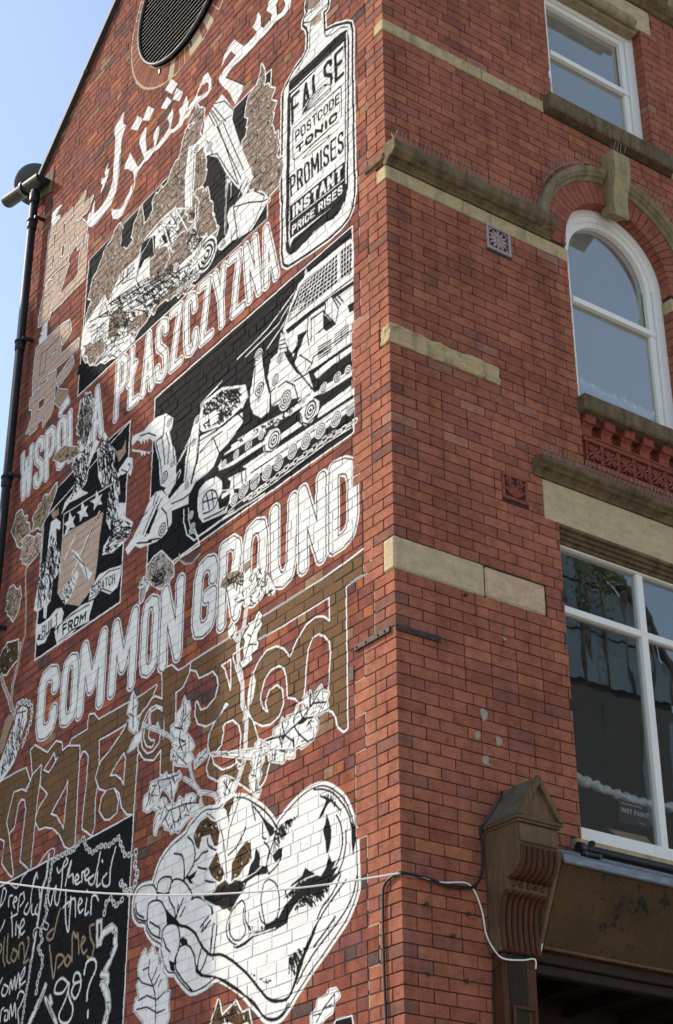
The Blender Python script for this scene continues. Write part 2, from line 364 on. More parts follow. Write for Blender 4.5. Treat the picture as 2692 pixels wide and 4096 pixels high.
WH 7|1009,8036 1009,8104
WH 7|1184,8036 1185,8101
WH 7|1366,8026 1368,8091
WH 7|1519,8015 1521,8082
WH 7|1672,8018 1674,8079
WH 7|1822,8021 1824,8083
CH W 60 12|422,7904 561,7907 732,7934 907,7927 1085,7926 1266,7928 1452,7916 1641,7914 1835,7919
S W 9|423,7868 732,7892 1084,7887 1451,7878 1750,7881
F W|2510,9118 2375,9118 2197,9109 1846,8953 1799,8821 1880,8756 2007,8753 2178,8742 2470,8831 2529,8889 2527,9029
SCR K 800 70 9 50|2486,9091 2195,9081 1888,8948 1904,8821 2007,8766 2179,8758 2471,8848
F W|2388,8956 2276,8943 2244,8828 2354,8829/2489,8968 2406,8968 2396,8900 2474,8905
S W 10|2522,9124 2200,9173/2488,9128 2265,9152
WH 5|2498,9105 2500,9134
F W|2509,8812 2311,8769 2177,8730 2006,8739 1878,8715 1870,8618 2082,8534 2210,8516 2291,8425 2399,8409 2554,8412 2657,8338 2656,8258 2980,8323 3044,8392 2967,8438 2763,8495 2624,8444 2523,8615
S K 10|2506,8767 2265,8744 2007,8750 1901,8764/2306,8697 2210,8516/2503,8657 2306,8697 2175,8689/2962,8385 2752,8344 2662,8343/2662,8343 2550,8346/1964,8758 1865,8648
F K|2533,8949 2512,8908 2530,8591 2622,8416 2638,8450 2556,8644
F W|2606,9024 2550,9029 2518,8966 2536,8675 2566,8581 2631,8423 2674,8386 2736,8428 2741,8498 2732,8687 2676,8878
WH 6|2568,8994 2571,9037
WH 6|2612,8801 2615,8844
WH 6|2694,8441 2696,8483
S K 9|2653,8869 2696,8670 2713,8488/2526,8945 2551,8628 2634,8431
S W 12|2861,8721 2654,8884
S W 9|2827,8732 2674,8838
F W|3535,9360 3384,9359 3261,9363 3086,9314 2962,9206 2976,9138 3009,9100 2977,9000 2907,8868 2873,8726 2888,8624 2975,8537 3125,8641 3143,8714 3171,8896 3231,9023 3264,9126 3371,9214 3392,9181 3422,9232 3443,9191 3474,9250 3495,9209 3525,9260 3579,9294 3670,9275 3669,9377 3613,9369 3477,9334 3306,9364
F W|3514,9148 3470,9081 3455,9107 3418,9060 3397,9093 3355,9045 3320,9064 3274,9020 3277,9053 3357,9070 3516,9164 3655,9242 3652,9215
S K 10|3109,9293 3117,9111 3239,9113/3070,9116 3009,8959 3019,8796/3237,9098 3146,8884 3108,8726/3530,9314 3376,9267 3244,9173/3009,9100 2947,8929 2909,8744/3142,9123 3069,8819
WH 5|3028,9196 3033,9248
WH 6|3067,8690 3073,8758
WH 4|2951,8763 2954,8799
F W|3059,8562 2968,8606 2893,8681 2859,8610 2900,8530 2993,8477
F W|3287,8583 3194,8610 3096,8582 2993,8477 2923,8365 2910,8198 2988,8138 3150,8128 3271,8152 3418,8182 3496,8237 3622,8208 3678,8280 3550,8340 3412,8448
S K 11|3380,8294 3250,8442 3140,8544/3341,8263 3199,8406 3098,8498/3081,8408 2998,8317 2963,8167/3275,8194 3033,8118/3473,8252 3224,8159/3446,8462 3326,8479/3193,8598 3232,8506
F K|3337,8291 3190,8432 3146,8481 3151,8401 3281,8253
WH 6|3061,8203 3067,8276
S W 12|2882,8538 2864,8612 2809,8641 2795,8607 2833,8571
F W|2374,8355 2242,8316 2152,8228 2148,8149 2036,8108 2018,8164 2067,8215 1982,8201 1750,8163 1746,8064 1851,8036 1977,8081 1973,7990 2055,7976 2073,7920 2265,7954 2417,7982 2488,8065 2517,8183 2503,8308
F K|2204,8094 2143,8141 2014,8088 2051,7977 2178,7992
F W|2157,8114 2019,8103 2022,8065 2144,8069
~S K 11|2497,8069 2528,8214 2500,8323 2391,8350 2260,8321/2424,8102 2430,8196 2367,8233 2275,8207 2210,8123 2228,8053 2312,8039 2422,8065/2384,8228 2331,8061/2301,8211 2266,8058/2429,8169 2227,8117/2397,8002 2138,7965 2056,7985
S K 9|1982,8201 1977,8083/1878,8191 1852,8064/1816,8175 1801,8066
S W 14|2722,8234 2713,8114 2659,7983 2537,7879 2433,7886 2303,7881 2134,7884 1967,7873 1804,7863 1540,7844
S W 10|2648,8215 2641,8106 2587,7979 2472,7890 2325,7891 2177,7890 1969,7899
WH 6|2578,8003 2581,8050
WH 5|2603,8134 2605,8169
WH 6|1972,7986 1975,8038
WH 7|1846,8004 1848,8065
WH 7|1684,8006 1686,8066
S W 9|2052,7914 1949,7931 1867,7932 1766,7924 1665,7928 1546,7923
F W|2225,8393 2121,8463 1994,8465 1867,8443 1702,8430 1556,8422 1552,8279 1738,8292 1987,8304 2190,8348
F K|2163,8457 1866,8419 1555,8383 1553,8305 1780,8325 2073,8348 2180,8366
WH 5|2134,8377 2136,8414
WH 5|1956,8375 1958,8417
WH 5|1782,8370 1784,8415
WH 5|1607,8380 1609,8420
F W|2038,8499 1932,8483 1904,8421 2009,8433/1869,8472 1787,8497 1773,8412 1846,8422
S W 11|2201,8353 1987,8304 1738,8289 1552,8276
F W|1550,8202 1548,8122 1733,8133 1859,8221
TREE L|3261,7970 3183,8007 3015,7949 2889,7873 2832,7770 2856,7709 2858,7729 2953,7689 3094,7695 3178,7734 3270,7839 3311,7949
SCR K 500 60 9|3213,7897 2987,7850 2954,7701 3094,7695 3179,7740
S W 16|2824,7801 2728,7818 2451,7802 2534,7972
S L 18|2770,7858 2746,7791 2663,7723 2565,7694 2446,7722
F W|3389,7899 3315,7887 3247,7819 3217,7761 3258,7720 3366,7775 3413,7828
SCR K 400 50 8|3389,7899 3315,7887 3247,7819 3217,7761 3258,7720 3366,7775 3413,7828
TREE L|3398,7782 3302,7749 3307,7694 3359,7697
T W .37 12 15 C|5114,7669 4739,7637 4743,6996 5098,7001
T W .37 12 15 O|4672,7632 4388,7618 4376,6992 4663,6990
T W .27 12 15 M|4356,7651 3893,7657 3903,6960 4361,6980
T W .27 12 15 M|3810,7649 3375,7654 3393,6941 3816,6994
T W .37 12 15 O|3304,7658 3048,7630 3043,6954 3304,6983
T W .37 12 15 N|3010,7650 2673,7645 2678,6941 2994,6924
T W .37 12 15 G|2493,7651 2174,7638 2195,6996 2523,7006
T W .37 12 15 R|2147,7669 1846,7667 1861,6960 2144,6947
T W .37 12 15 O|1812,7674 1495,7654 1522,6978 1812,7001
T W .37 12 15 U|1463,7679 1113,7669 1142,6977 1432,6996
T W .37 12 15 N|1101,7676 760,7680 767,6977 1081,6987
T W .37 12 15 D|717,7697 386,7627 402,6986 720,6984
T W .30 9 14 WSPÓLNA|5968,10305 4315,10274 4231,9672 5897,9739
O C 9 15|5786,12922 5633,12898 5487,12905 5280,12892 5278,12715 5171,12886 4998,12917 5071,12757 4813,12748 4925,12628 5119,12684 5244,12649 5160,12640 5036,12596 4928,12478 4892,12387 4926,12299 5057,12245 5079,12312 5081,12410 5126,12479 5147,12465 5096,12350 5250,12281 5242,12386 5273,12516 5307,12343 5278,12229 5509,12259 5691,12258 5793,12238 5787,12468 5791,12726 5795,12856/5684,12830 5594,12809 5594,12646 5683,12665/5475,12826 5380,12808 5387,12643 5468,12652/5470,12555 5369,12520 5378,12346 5466,12372/5675,12541 5597,12542 5596,12353 5682,12357
O C 9 15|4868,12290 4870,11968 4865,11766 5083,11776 5314,11764 5589,11775 5586,11908 5354,11867 5006,11876 5003,12184 4943,12256
O C 9 15|5258,12176 5352,12015 5429,11898 5600,11916 5593,11723 5628,11716 5834,11748 5850,11883 5743,11904 5841,11933 5817,12056 5705,12046 5784,12078 5799,12169 5697,12220 5568,12170 5548,12200 5375,12165/5575,12065 5479,12063 5493,12003 5572,12016
O W 6 0|5530,13112 5648,13152 5760,13152 5766,12953 5664,12939 5555,12948 5549,12995 5680,13043 5624,13079 5540,13097
O W 6 0|5638,11691 5750,11699 5751,11643 5799,11631 5742,11588 5810,11576 5786,11490 5704,11484 5615,11490
O C 9 15|5843,11471 5702,11471 5305,11459 5124,11410 5079,11267 5227,11199 5277,11334 5275,11075 4890,11064 4886,10969 5329,10986 5581,10981 5829,10940 5848,11144 5852,11343/5502,11219 5374,11215 5386,11167 5506,11184
L K 7|5711,11344 5590,11332 5597,11075 5718,11085
S K 7|5579,11327 5287,11340
O C 9 15|5345,10939 5340,10811 5330,10628 5345,10479 5490,10427 5521,10403 5523,10506 5671,10517 5670,10454 5809,10460 5788,10513 5881,10508 5800,10635 5811,10757 5871,10779 5874,10886 5805,10893 5802,10935 5707,10908 5509,10900 5501,10971/5686,10779 5526,10760 5524,10632 5682,10639
O C 9 15|4996,10916 4962,10810 5104,10761 5250,10724 5287,10805 5195,10861 5140,10874
O T 7 9|5242,10674 5041,10559 5064,10490 5169,10443 5319,10580
O W 7 9|5017,10484 4970,10391 5083,10366 5174,10353 5185,10388 5110,10421
O K 0 13|3721,9559 3711,7807 5253,7840 5350,9480 4792,9543
L W 13|3721,9559 3711,7807 5253,7840 5316,9279
TREE L|4670,10326 4512,10258 4475,10073 4484,9858 4543,9751 4701,9828 4748,9989 4740,10110
F W|4714,10278 4618,10314 4504,10199 4506,10116 4649,10176
SCR K 400 70 8 80|4722,10339 4512,10258 4462,9874 4535,9693 4724,9812 4740,10110
F W|4199,9690 4057,9488 3964,9378 3979,9217 3899,9115 3829,9095 3871,9064 3832,8919 3841,8798 3701,8735 3733,8626 3566,8491 3619,8381 3725,8354 3900,8343 4085,8396 4073,8477 3946,8546 4059,8732 4059,8921 4173,9101 4261,9245 4291,9390 4322,9537 4257,9585
SCR K 420 90 9 75|4195,9662 3964,9378 3979,9217 3871,9064 3832,8919 3826,8667 3913,8458 4087,8409 3946,8546 4059,8732 4059,8921 4173,9101 4291,9390 4300,9553
SCR K 500 70 8 20|3968,8729 3566,8491 3619,8381 3900,8343 4063,8399 3967,8530
F W|3880,9145 3729,9201 3645,9148 3624,9050 3649,8973 3735,9051 3803,9057 3874,9091
F K|3722,9134 3675,9111 3695,9089
S K 9|3832,9122 3712,9040 3650,9087/4278,9569 4121,9441 3974,9370/4288,9454 4139,9397
F T|3845,9333 3785,9408 3770,9272 3824,9246 3889,9226 3962,9364
F W|4783,9704 4391,9704 4285,9626 4373,9561 4456,9468 4483,9309 4573,9258 4441,9171 4613,9197 4814,9235 4955,9178 4896,9285 4751,9313 4719,9431 4820,9613
SCR K 380 90 9 60|4730,9679 4391,9704 4456,9468 4483,9309 4573,9258 4814,9235 4751,9313 4719,9431 4820,9613
F T|5199,9931 5020,9942 4746,9796 4632,9686 4832,9700 5071,9773 5217,9884
L W 9|5213,9937 5020,9942 4746,9796 4632,9686 4832,9700 5071,9773 5231,9887
SCR K 200 60 7|5199,9931 5020,9942 4746,9796 4632,9686 4832,9700 5071,9773 5217,9884
F K|4915,9161 4005,9049 4088,8884 4174,8557 4169,8337 4199,8130 4454,8060 4758,8203 4916,8365 4922,8481 4910,8883
F C|4894,8941 4117,8833 4162,8552 4169,8337 4202,8155 4454,8060 4758,8203 4903,8360 4902,8511 4907,8700
S W 10|4890,8913 4901,9155 3983,9052
F W|4281,9124 4223,9033 4164,9033 4194,8988 4151,8924 4248,8962 4303,8928 4312,9003 4391,9064 4294,9047
F W|4544,9133 4483,9041 4422,9033 4460,8992 4407,8917 4508,8961 4563,8928 4575,9010 4642,9060 4556,9047
F W|4787,9137 4725,9044 4663,9036 4701,8994 4645,8912 4748,8950 4839,8905 4829,9005 4891,9051 4799,9051
S W 24|4190,8865 4359,8737 4544,8537 4649,8437/4631,8816 4762,8717 4802,8657
S K 7|4176,8847 4345,8718 4517,8513/4211,8849 4383,8734
F W|4689,8712 4556,8618 4441,8469 4307,8340 4243,8294 4314,8225 4342,8260 4459,8431 4570,8548 4653,8633
S K 8|4657,8660 4519,8527 4413,8437 4316,8238
F W|4786,8389 4645,8407 4555,8446 4501,8399 4558,8297 4639,8206 4731,8180 4815,8263
SCR K 300 60 8 60|4786,8389 4645,8407 4501,8399 4558,8297 4639,8206 4731,8180 4815,8263
F W|5056,9183 4955,9099 4956,9020 5038,9069 5016,8928 4915,8755 4868,8526 4888,8582 5003,8527 5023,8344 5092,8308 5096,8183 5151,8217 5169,8325 5294,8323 5367,8376 5321,8629 5304,8831 5219,8778 5178,8918 5178,9077 5158,9188
SCR K 420 80 9 75|5138,9059 5016,8928 4915,8755 4868,8526 4888,8582 5003,8527 5023,8344 5171,8339 5294,8323 5321,8629 5304,8831 5219,8778
F T|5188,9295 5101,9310 5081,9261 5035,9294 5009,9202 5108,9193
TREE T|5977,9631 5803,9574 5651,9404 5617,9211 5763,9205 5953,9355 6006,9489
TREE T|5537,9436 5267,9548 5087,9547 5122,9441 5186,9361 5227,9299 5347,9244 5532,9256
TREE C|5744,9252 5358,9154 5332,8996 5451,8940 5552,8915 5731,9029 5764,9138
S W 22|5594,8933 5615,8829 5625,8884 5550,8538 5500,8184 5575,8034
S T 14|5594,8933 5615,8829 5625,8884 5550,8538 5500,8184 5575,8034
TREE T|5943,8798 5819,8782 5700,8715 5679,8601 5710,8482 5811,8456 5931,8528 5965,8634
TREE D|5973,8191 5877,8247 5732,8181 5637,8158 5623,8013 5694,7976 5842,7927 5953,7953 6001,8059
P T 22 4 9|5590,8116 5606,7919 5676,7743 5669,7567 5587,7405/5950,7939 5872,7811 5734,7639 5656,7502
F W|5799,7044 5676,7204 5575,7341 5520,7457 5420,7460 5323,7403 5315,7293 5374,7204 5423,7065 5502,6954 5616,6891 5758,6839
SCR K 260 70 9 70|5733,7101 5575,7341 5520,7457 5420,7460 5327,7356 5423,7065 5502,6954 5623,6929 5768,6889
~CH W 40 14|5583,7453 5505,7513 5347,7472 5238,7387 5226,7275 5282,7175 5370,7049
S K 8|5540,7427 5358,7391/5418,7447 5431,7246 5549,7068
F T|5771,7429 5703,7480 5587,7405 5688,7268 5765,7135 5815,7126 5841,7255
O W 0 10|5285,8192 5218,8167 5044,8163 4902,8196 4801,8170 4755,8103 4779,8026 4873,8012 4754,8016 4591,8040 4405,8041 4195,8007 4250,7908 4262,7830 4427,7868 4563,7847 4705,7851 4821,7834 4893,7982 4864,8033 4998,8034 5083,7954 5211,7976 5275,8063
S K 9|5246,8039 5114,7990 4998,8034 4877,8038/4895,7995 4777,8013 4589,8027 4261,7997/4800,7850 4567,7873 4262,7830
F K|5229,8083 5175,8063 5193,8020 5244,8026/4862,8020 4803,8022 4837,7937
T K .28 0 0 BUILT|5162,8133 4859,8155 4833,8034 5153,8005
T K .25 0 0 FROM|4751,7996 4307,7960 4308,7871 4738,7882
O W 0 10|4268,8048 4258,8141 4108,8214 3927,8195 3735,8146 3738,8076 3780,7975 3899,7963 4067,8065 4176,8036
S K 8|4258,8056 4133,8055 4044,8062 3878,7966/4235,8144 3948,8185 3744,8132
T K .25 0 0 SCRATCH|4250,8168 3830,8126 3819,8025 4245,8081
O B 9 15|2513,6830 736,6833 529,6846 326,6863 252,6862 264,6780 301,6697 400,6699 530,6690 542,6662 537,6117 535,5683 567,5680 623,5729 642,5797 681,5854 739,5882 712,6088 694,6264 708,6352 767,6420 841,6465 928,6462 988,6380 1010,6239 1020,6103 1027,6041 1064,6040 1110,6088 1200,6127 1204,6185 1221,6294 1254,6362 1317,6402 1429,6405 1508,6366 1551,6285 1565,6213 1534,6136 1468,6082 1436,6085 1471,6172 1424,6232 1345,6236 1285,6184 1274,6096 1322,6029 1419,6005 1514,6024 1629,6092 1686,6177 1698,6287 1653,6416 1574,6505 1478,6548 1368,6536 1271,6481 1191,6386 1142,6436 1081,6500 990,6561 887,6577 796,6544 708,6473 707,6687 1259,6687 1518,6698 1818,6712 1937,6703 1931,6385 1967,6427 2044,6603 2128,6693 2197,6677 2123,6600 2097,6511 2139,6426 2268,6379 2357,6389 2413,6478 2415,6388 2371,6316 2261,6262 2122,6262 2006,6356 1940,6315 2037,6283 2134,6237 2200,6180 2222,6099 2196,6035 2139,6007 2063,6049 2039,6129 2049,6178 1999,6203 1897,6193 1811,6122 1773,6025 1786,5934 1829,5863 1738,5789 1804,5770 1850,5797 1829,5829 1920,5818 2035,5833 2157,5915 2184,5989 2228,5923 2201,5863 2080,5794 1917,5766 1755,5667 1597,5558 1490,5614 1439,5711 1475,5823 1556,5835 1609,5991 1662,6093 1729,6153 1792,6078 1764,6213 1804,6371 1878,6524 1944,6677 2232,6669 2385,6682 2426,6752 2530,6803
O B 9 15|2936,6906 2889,6921 2812,6910 2711,6827 2617,6825 2534,6827 2548,6770 2591,6722 2626,6693 2737,6679 2731,6481 2730,6114 2732,6033 2894,6081 2900,6264 2895,6535 2912,6624 3023,6682 3140,6679 3230,6592 3246,6461 3206,6355 3122,6288 3025,6279 2934,6322 2906,6436 3047,6523 3123,6505 3136,6437 3072,6375 3034,6374 3051,6348 3131,6383 3176,6450 3168,6562 3095,6622 2998,6621 2877,6540 2862,6371 2912,6284 3021,6237 3160,6284 3259,6392 3282,6525 3254,6642 3163,6718 3047,6732 2915,6662
O B 9 15|4121,6937 4042,6917 3957,6839 3556,6828 3232,6816 3036,6824 3089,6767 3163,6718 3298,6678 3478,6673 3704,6670 3936,6679 3910,6472 3915,6342 3933,6157 3916,5943 3951,5896 4009,5937 4101,5988 4102,6078 4080,6305 4080,6466 4080,6630 4086,6595 4149,6658 4215,6668 4252,6613 4308,6700 4393,6671 4483,6676 4519,6766 4437,6747 4414,6818 4126,6816
O B 9 15|3457,6666 3512,6609 3706,6510 3866,6456 3927,6357 3861,6252 3752,6205 3606,6183 3517,6111 3463,5983 3376,5908 3295,5886 3286,6177 3284,6383 3274,6345 3303,6531/3721,6290 3628,6373 3484,6445 3445,6370 3459,6125 3528,6207 3615,6264/3624,6163 3550,6049 3561,5970 3659,5946 3744,5969 3826,6054 3806,6142 3728,6182
O B 9 15|5172,6968 5159,6959 5114,6981 4982,6905 4851,6830 4697,6885 4599,6843 4576,6768 4645,6694 4607,6748 4711,6678 4797,6636 4899,6689 4942,6668 4882,6730 4711,6825 4676,6746 4475,6774 4265,6709 4254,6552 4252,6301 4241,6074 4237,5894 4299,5873 4393,5924 4500,6048 4625,6135 4769,6185 4886,6195 4971,6284 4936,6352 4768,6460 4822,6509 4928,6585 4921,6685 4985,6784 5092,6713/4414,6512 4490,6424 4632,6322 4724,6260 4591,6202 4433,6041 4421,6187 4412,6347
O B 9 15|5758,6839 5505,6835 5255,6819 5159,6687 5223,6637 5344,6637 5454,6565 5509,6340 5329,5903 5396,5942 5555,6071 5545,6271 5655,6322
O B 9 15|5446,6655 5295,6635 5189,6581 5092,6713 4956,6752 4972,6564 4993,6279 4999,6039 5005,5878 5072,5927 5192,6001 5188,6176 5165,6450 5205,6540 5284,6574 5350,6536 5387,6341 5468,6318 5526,6424
F K|5564,5864 3282,5872 3274,4240 5597,4639 5855,5860
S W 15|5855,5860 5564,5864 3282,5872 3274,4240
~P W 17 0 0|4607,5613 4628,5542 4571,5471 4534,5576 4499,5610 4503,5500 4447,5449 4404,5564 4405,5729 4355,5803 4330,5761 4410,5730 4477,5715 4506,5761/4334,5573 4300,5703 4264,5757 4291,5638 4223,5640 4202,5563/4177,5572 4114,5582 4145,5620 4179,5585 4147,5540 4083,5543/4056,5537 4062,5612 4010,5606/4010,5568 3949,5591 3990,5625 4022,5584 3979,5530 3925,5542/3863,5545 3938,5526 3918,5484 3855,5484 3818,5583 3776,5705/3802,5554 3805,5445 3751,5447/3750,5633 3733,5616/3660,5507 3720,5473 3689,5417 3605,5411 3602,5529 3535,5679
~P W 17 0 0|4315,5537 4301,5353 4253,5207 4223,5213 4226,5459/4355,5400 4298,5420 4208,5431/4255,5392 4229,5433 4178,5436 4149,5410 4131,5284/4095,5355 4034,5378 4075,5411 4095,5355 4059,5295 4008,5310/3960,5384 3968,5263 3916,5268/3963,5446 3946,5430/3878,5242 3870,5369 3808,5373 3765,5324
~P T 22 0 0|4395,5406 4447,5312 4487,5197 4561,5195 4600,5240 4498,5267
~P T 20 0 0|4537,5146 4457,4922 4423,4877 4401,5020 4325,5028 4266,4980 4362,4937/4217,5000 4254,4954 4210,4918 4160,4958 4218,5006/4137,4939 4154,5159 4086,5110 4064,5132 4027,4976/3999,5029 3939,5067 3982,5088 3998,5020 3950,4960 3900,4975/3812,5151 3876,5148 3854,5060 3789,4975 3828,4899 3891,4926
~P W 20 0 0|4158,4768 4270,4837 4370,4821 4390,4751 4253,4725 4165,4781 4152,4697 4065,4564 4121,4482 4244,4501 4285,4569 4197,4658 4154,4744/4056,4760 4102,4699 4039,4638 3962,4707 3990,4806 4067,4835 4087,4766 3968,4754
~P W 22 0 0|3918,4800 3889,4879 3777,4881 3732,4812 3788,4742 3839,4671 3850,4591/3823,4510 3816,4462
~P W 16 0 0|5526,5673 5496,5826 5430,5790 5472,5700 5528,5687/5358,5645 5359,5727 5301,5726/5272,5654 5202,5663 5237,5698 5272,5654 5234,5606/5169,5562 5162,5680 5116,5696/5132,5595 5068,5632 5089,5702/4989,5588 5051,5537 4986,5494 4937,5550 4941,5667 4870,5809/4911,5557 4896,5474 4830,5474/4812,5534 4841,5477 4781,5448 4753,5507 4806,5661
~P W 16 0 0|5287,5578 5233,5369/5294,5538 5174,5542/5182,5476 5176,5369/5147,5443 5107,5383 5112,5333/5095,5393 5028,5429 5065,5476 5100,5420 5070,5346 5013,5362/5484,5465 5434,5507 5411,5541
~P T 20 0 0|5382,5391 5380,5236 5328,5146/5320,5403 5300,5193 5244,5154/5196,5248 5228,5191 5163,5150 5111,5205 5198,5259/5080,5158 5085,5263 5015,5261 4978,5149/4943,5296 4916,5271 4930,5192 4986,5101 4899,5111/5463,5356 5421,5321 5446,5275
~P W 16 0 0|5395,5015 5356,5052/5328,4971 5348,4924 5285,4897 5233,4952 5319,4994/5200,4896 5192,5005 5149,4924 5122,5018 5088,4912 5054,5030 5017,4908/5016,4960 4953,5010 4948,5058 5008,5008 5011,4932 4924,4942
~P W 16 0 0|5331,4694 5320,4782 5277,4799/5239,4730 5245,4691 5190,4696 5196,4759 5261,4771/5160,4689 5154,4801 5107,4703 5081,4799 5044,4680/5047,4830 5001,4877 4923,4843 4955,4776 5014,4726 4981,4620
~P W 12 0 0|5350,5831 5222,5771 5120,5841 5059,5855/4939,5703 4883,5816 4845,5758/5010,5867 4870,5871 4740,5930 4634,5955 4570,5925 4582,5883
CH W 34 11|4557,5844 4428,5850 4241,5834 4142,5878 4067,5897 4030,5811 3917,5732 3795,5756 3642,5722 3499,5746 3454,5673 3385,5582 3263,5551
CH W 44 14|3217,5557 3220,5469 3169,5362 3235,5284 3328,5283 3421,5376 3279,5259
CH W 36 11|3394,5240 3486,5214 3567,5298 3637,5273 3662,5183
CH W 34 11|4601,5830 4625,5694 4672,5514 4625,5427 4674,5363 4718,5297 4673,5225 4736,5164 4650,5084 4643,5009 4705,4899 4708,4790
P W 20 4 5|3764,5159 3695,5153 3678,4975 3740,4974 3764,5159
P W 42 6 6|3700,5003 3646,5050 3528,5069 3464,5022 3455,4904 3533,4806 3608,4741
P W 30 5 6|3644,4742 3546,4717 3539,4665 3635,4672
P W 50 7 7|3596,4647 3528,4566 3505,4472 3550,4365
SCR K 300 30 9|3567,5091 3440,5017 3471,4885 3579,4792 3571,4929
SCR K 150 30 9|3607,4638 3511,4619 3485,4402 3574,4373
P W 22 5 5|4669,5912 4686,5735 4749,5647 4767,5460 4783,5362/4795,5301 4836,5110
~P W 9 3 0|4837,5273 4846,5325 4780,5342 4706,5307/4646,5357 4581,5317 4608,5285 4666,5311
~CH W 22 10|4851,5088 4871,4919 4900,4778 4924,4608
P W 36 5 6|4561,4834 4603,4770 4706,4669 4798,4585
P W 24 5 5|4544,4735 4419,4605 4320,4501/4465,4732 4431,4678 4511,4693
S K 8|4570,4812 4669,4687/4513,4706 4387,4564
~P W 12 6 12|1754,7021 1790,6862 1854,6765 1847,6603 1789,6415 1783,6267 1729,6153 1730,5964 1749,5816 1908,5572 1943,5355 1947,5208
~P W 10 5 9|1957,6956 1927,6853 1854,6765
F W|1590,6915 1539,6857 1563,6826 1537,6787 1601,6731 1608,6694 1582,6665 1597,6611 1679,6602 1661,6556 1727,6540 1794,6534 1830,6586 1780,6618 1800,6675 1768,6733 1804,6787 1721,6836 1740,6873 1655,6862 1623,6900
L K 7|1590,6915 1539,6857 1563,6826 1537,6787 1601,6731 1608,6694 1582,6665 1597,6611 1679,6602 1661,6556 1727,6540 1794,6534 1830,6586 1780,6618 1800,6675 1768,6733 1804,6787 1721,6836 1740,6873 1655,6862 1623,6900
S K 8|1589,6887 1653,6790 1716,6694 1779,6578/1653,6790 1570,6809/1684,6742 1736,6782/1716,6694 1615,6657
F W|1967,6970 1877,6895 1892,6840 1942,6808 1997,6868 2000,6931
SCR K 160 60 8|1967,6970 1877,6895 1892,6840 1942,6808 1997,6868 2000,6931
F W|1658,6467 1614,6374 1636,6285 1666,6228 1699,6220 1718,6303 1689,6409
S K 8|1658,6447 1683,6233
F W|1988,7427 1934,7416 1825,7308 1786,7199 1798,7069 1898,6985 1955,7099 1924,7181 1962,7259
F N|2109,7349 2021,7388 1879,7351 1806,7258 1910,7269 2051,7263 2125,7313
SCR K 300 60 8|2109,7349 2021,7388 1808,7322 1781,7062 1899,7006 1961,7237
F W|1737,7262 1602,7279 1530,7147 1528,7044 1592,6989 1659,6974 1730,7063 1716,7160
F N|1532,7209 1447,7144 1396,7042 1428,7025 1495,7051 1530,7137/1828,7372 1707,7375 1705,7311 1789,7283
F W|1498,7164 1446,7103 1378,6995 1394,6951 1493,6990 1511,7058
SCR K 250 60 8|1737,7262 1602,7279 1378,6995 1394,6951 1493,6990 1659,6974 1730,7063
O W 7 10|819,6066 797,6018 731,5987 760,5943 739,5882 826,5875 899,5872 855,5822 869,5773 913,5725 1031,5700 1076,5731 1136,5714 1180,5674 1242,5720 1333,5703 1397,5777 1430,5842 1494,5890 1384,5883 1370,5943 1308,5941 1278,5987 1230,5935 1216,5976 1139,5969 1094,6018 1078,5958 1033,5970 1019,6048 944,6068 929,6018 855,6047
SCR K 130 60 6|819,6066 797,6018 731,5987 760,5943 739,5882 826,5875 899,5872 855,5822 869,5773 913,5725 1031,5700 1076,5731 1136,5714 1180,5674 1242,5720 1333,5703 1397,5777 1430,5842 1494,5890 1384,5883 1370,5943 1308,5941 1278,5987 1230,5935 1216,5976 1139,5969 1094,6018 1078,5958 1033,5970 1019,6048 944,6068 929,6018 855,6047
S K 10|826,6037 914,5976 1033,5907 1244,5857 1463,5889/1033,5907 1064,5980/1033,5907 914,5877/1123,5872 1077,5813 972,5726/1244,5857 1137,5777 1136,5723/1306,5858 1274,5784 1334,5721/914,5976 768,5936/944,5959 944,6050/1244,5857 1277,5959
F K|1033,5916 958,5891 1032,5870 1093,5881/1123,5872 1092,5835 1122,5854/1275,5867 1229,5861 1259,5816
O W 6 9|1607,5906 1559,5919 1494,5881 1509,5848 2161,5995 1589,5845/1636,5813 1508,5820 2186,6016
SCR K 130 60 6|1607,5906 1559,5919 1494,5881 1509,5848 2161,5995 1589,5845/1636,5813 1508,5820 2186,6016
O W 6 9|2056,5794 1987,5786 1870,5726 1845,5668 1888,5617 1932,5591 2023,5598 2071,5637 2039,5673 2075,5709
SCR K 130 60 6|2056,5794 1987,5786 1870,5726 1845,5668 1888,5617 1932,5591 2023,5598 2071,5637 2039,5673 2075,5709
S K 7|1963,5760 1978,5604/2008,5754 1912,5649
O W 6 9|1618,5848 1497,5829 1494,5753 1558,5709 1524,5662 1577,5602 1532,5552 1552,5514 1596,5521 1619,5565 1654,5625 1667,5692 1625,5742 1649,5800
SCR K 130 60 6|1618,5848 1497,5829 1494,5753 1558,5709 1524,5662 1577,5602 1532,5552 1552,5514 1596,5521 1619,5565 1654,5625 1667,5692 1625,5742 1649,5800
S K 7|1551,5821 1591,5694 1586,5543/1581,5742 1527,5763/1590,5669 1657,5701
O W 6 9|1497,5829 1409,5764 1397,5723 1322,5694 1258,5669 1217,5693 1123,5664 1123,5714
SCR K 130 60 6|1497,5829 1409,5764 1397,5723 1322,5694 1258,5669 1217,5693 1123,5664 1123,5714
S K 8|1345,5782 1365,5714/1239,5749 1248,5678
O W 6 9|2600,6592 2559,6527 2522,6524 2499,6456 2523,6413 2501,6356 2560,6295 2464,6204 2424,6142 2493,6105 2470,6035 2454,6067 2578,6046 2691,6090 2751,6148 2756,6220 2755,6206 2665,6228 2741,6261 2772,6413 2679,6414 2703,6483 2632,6520
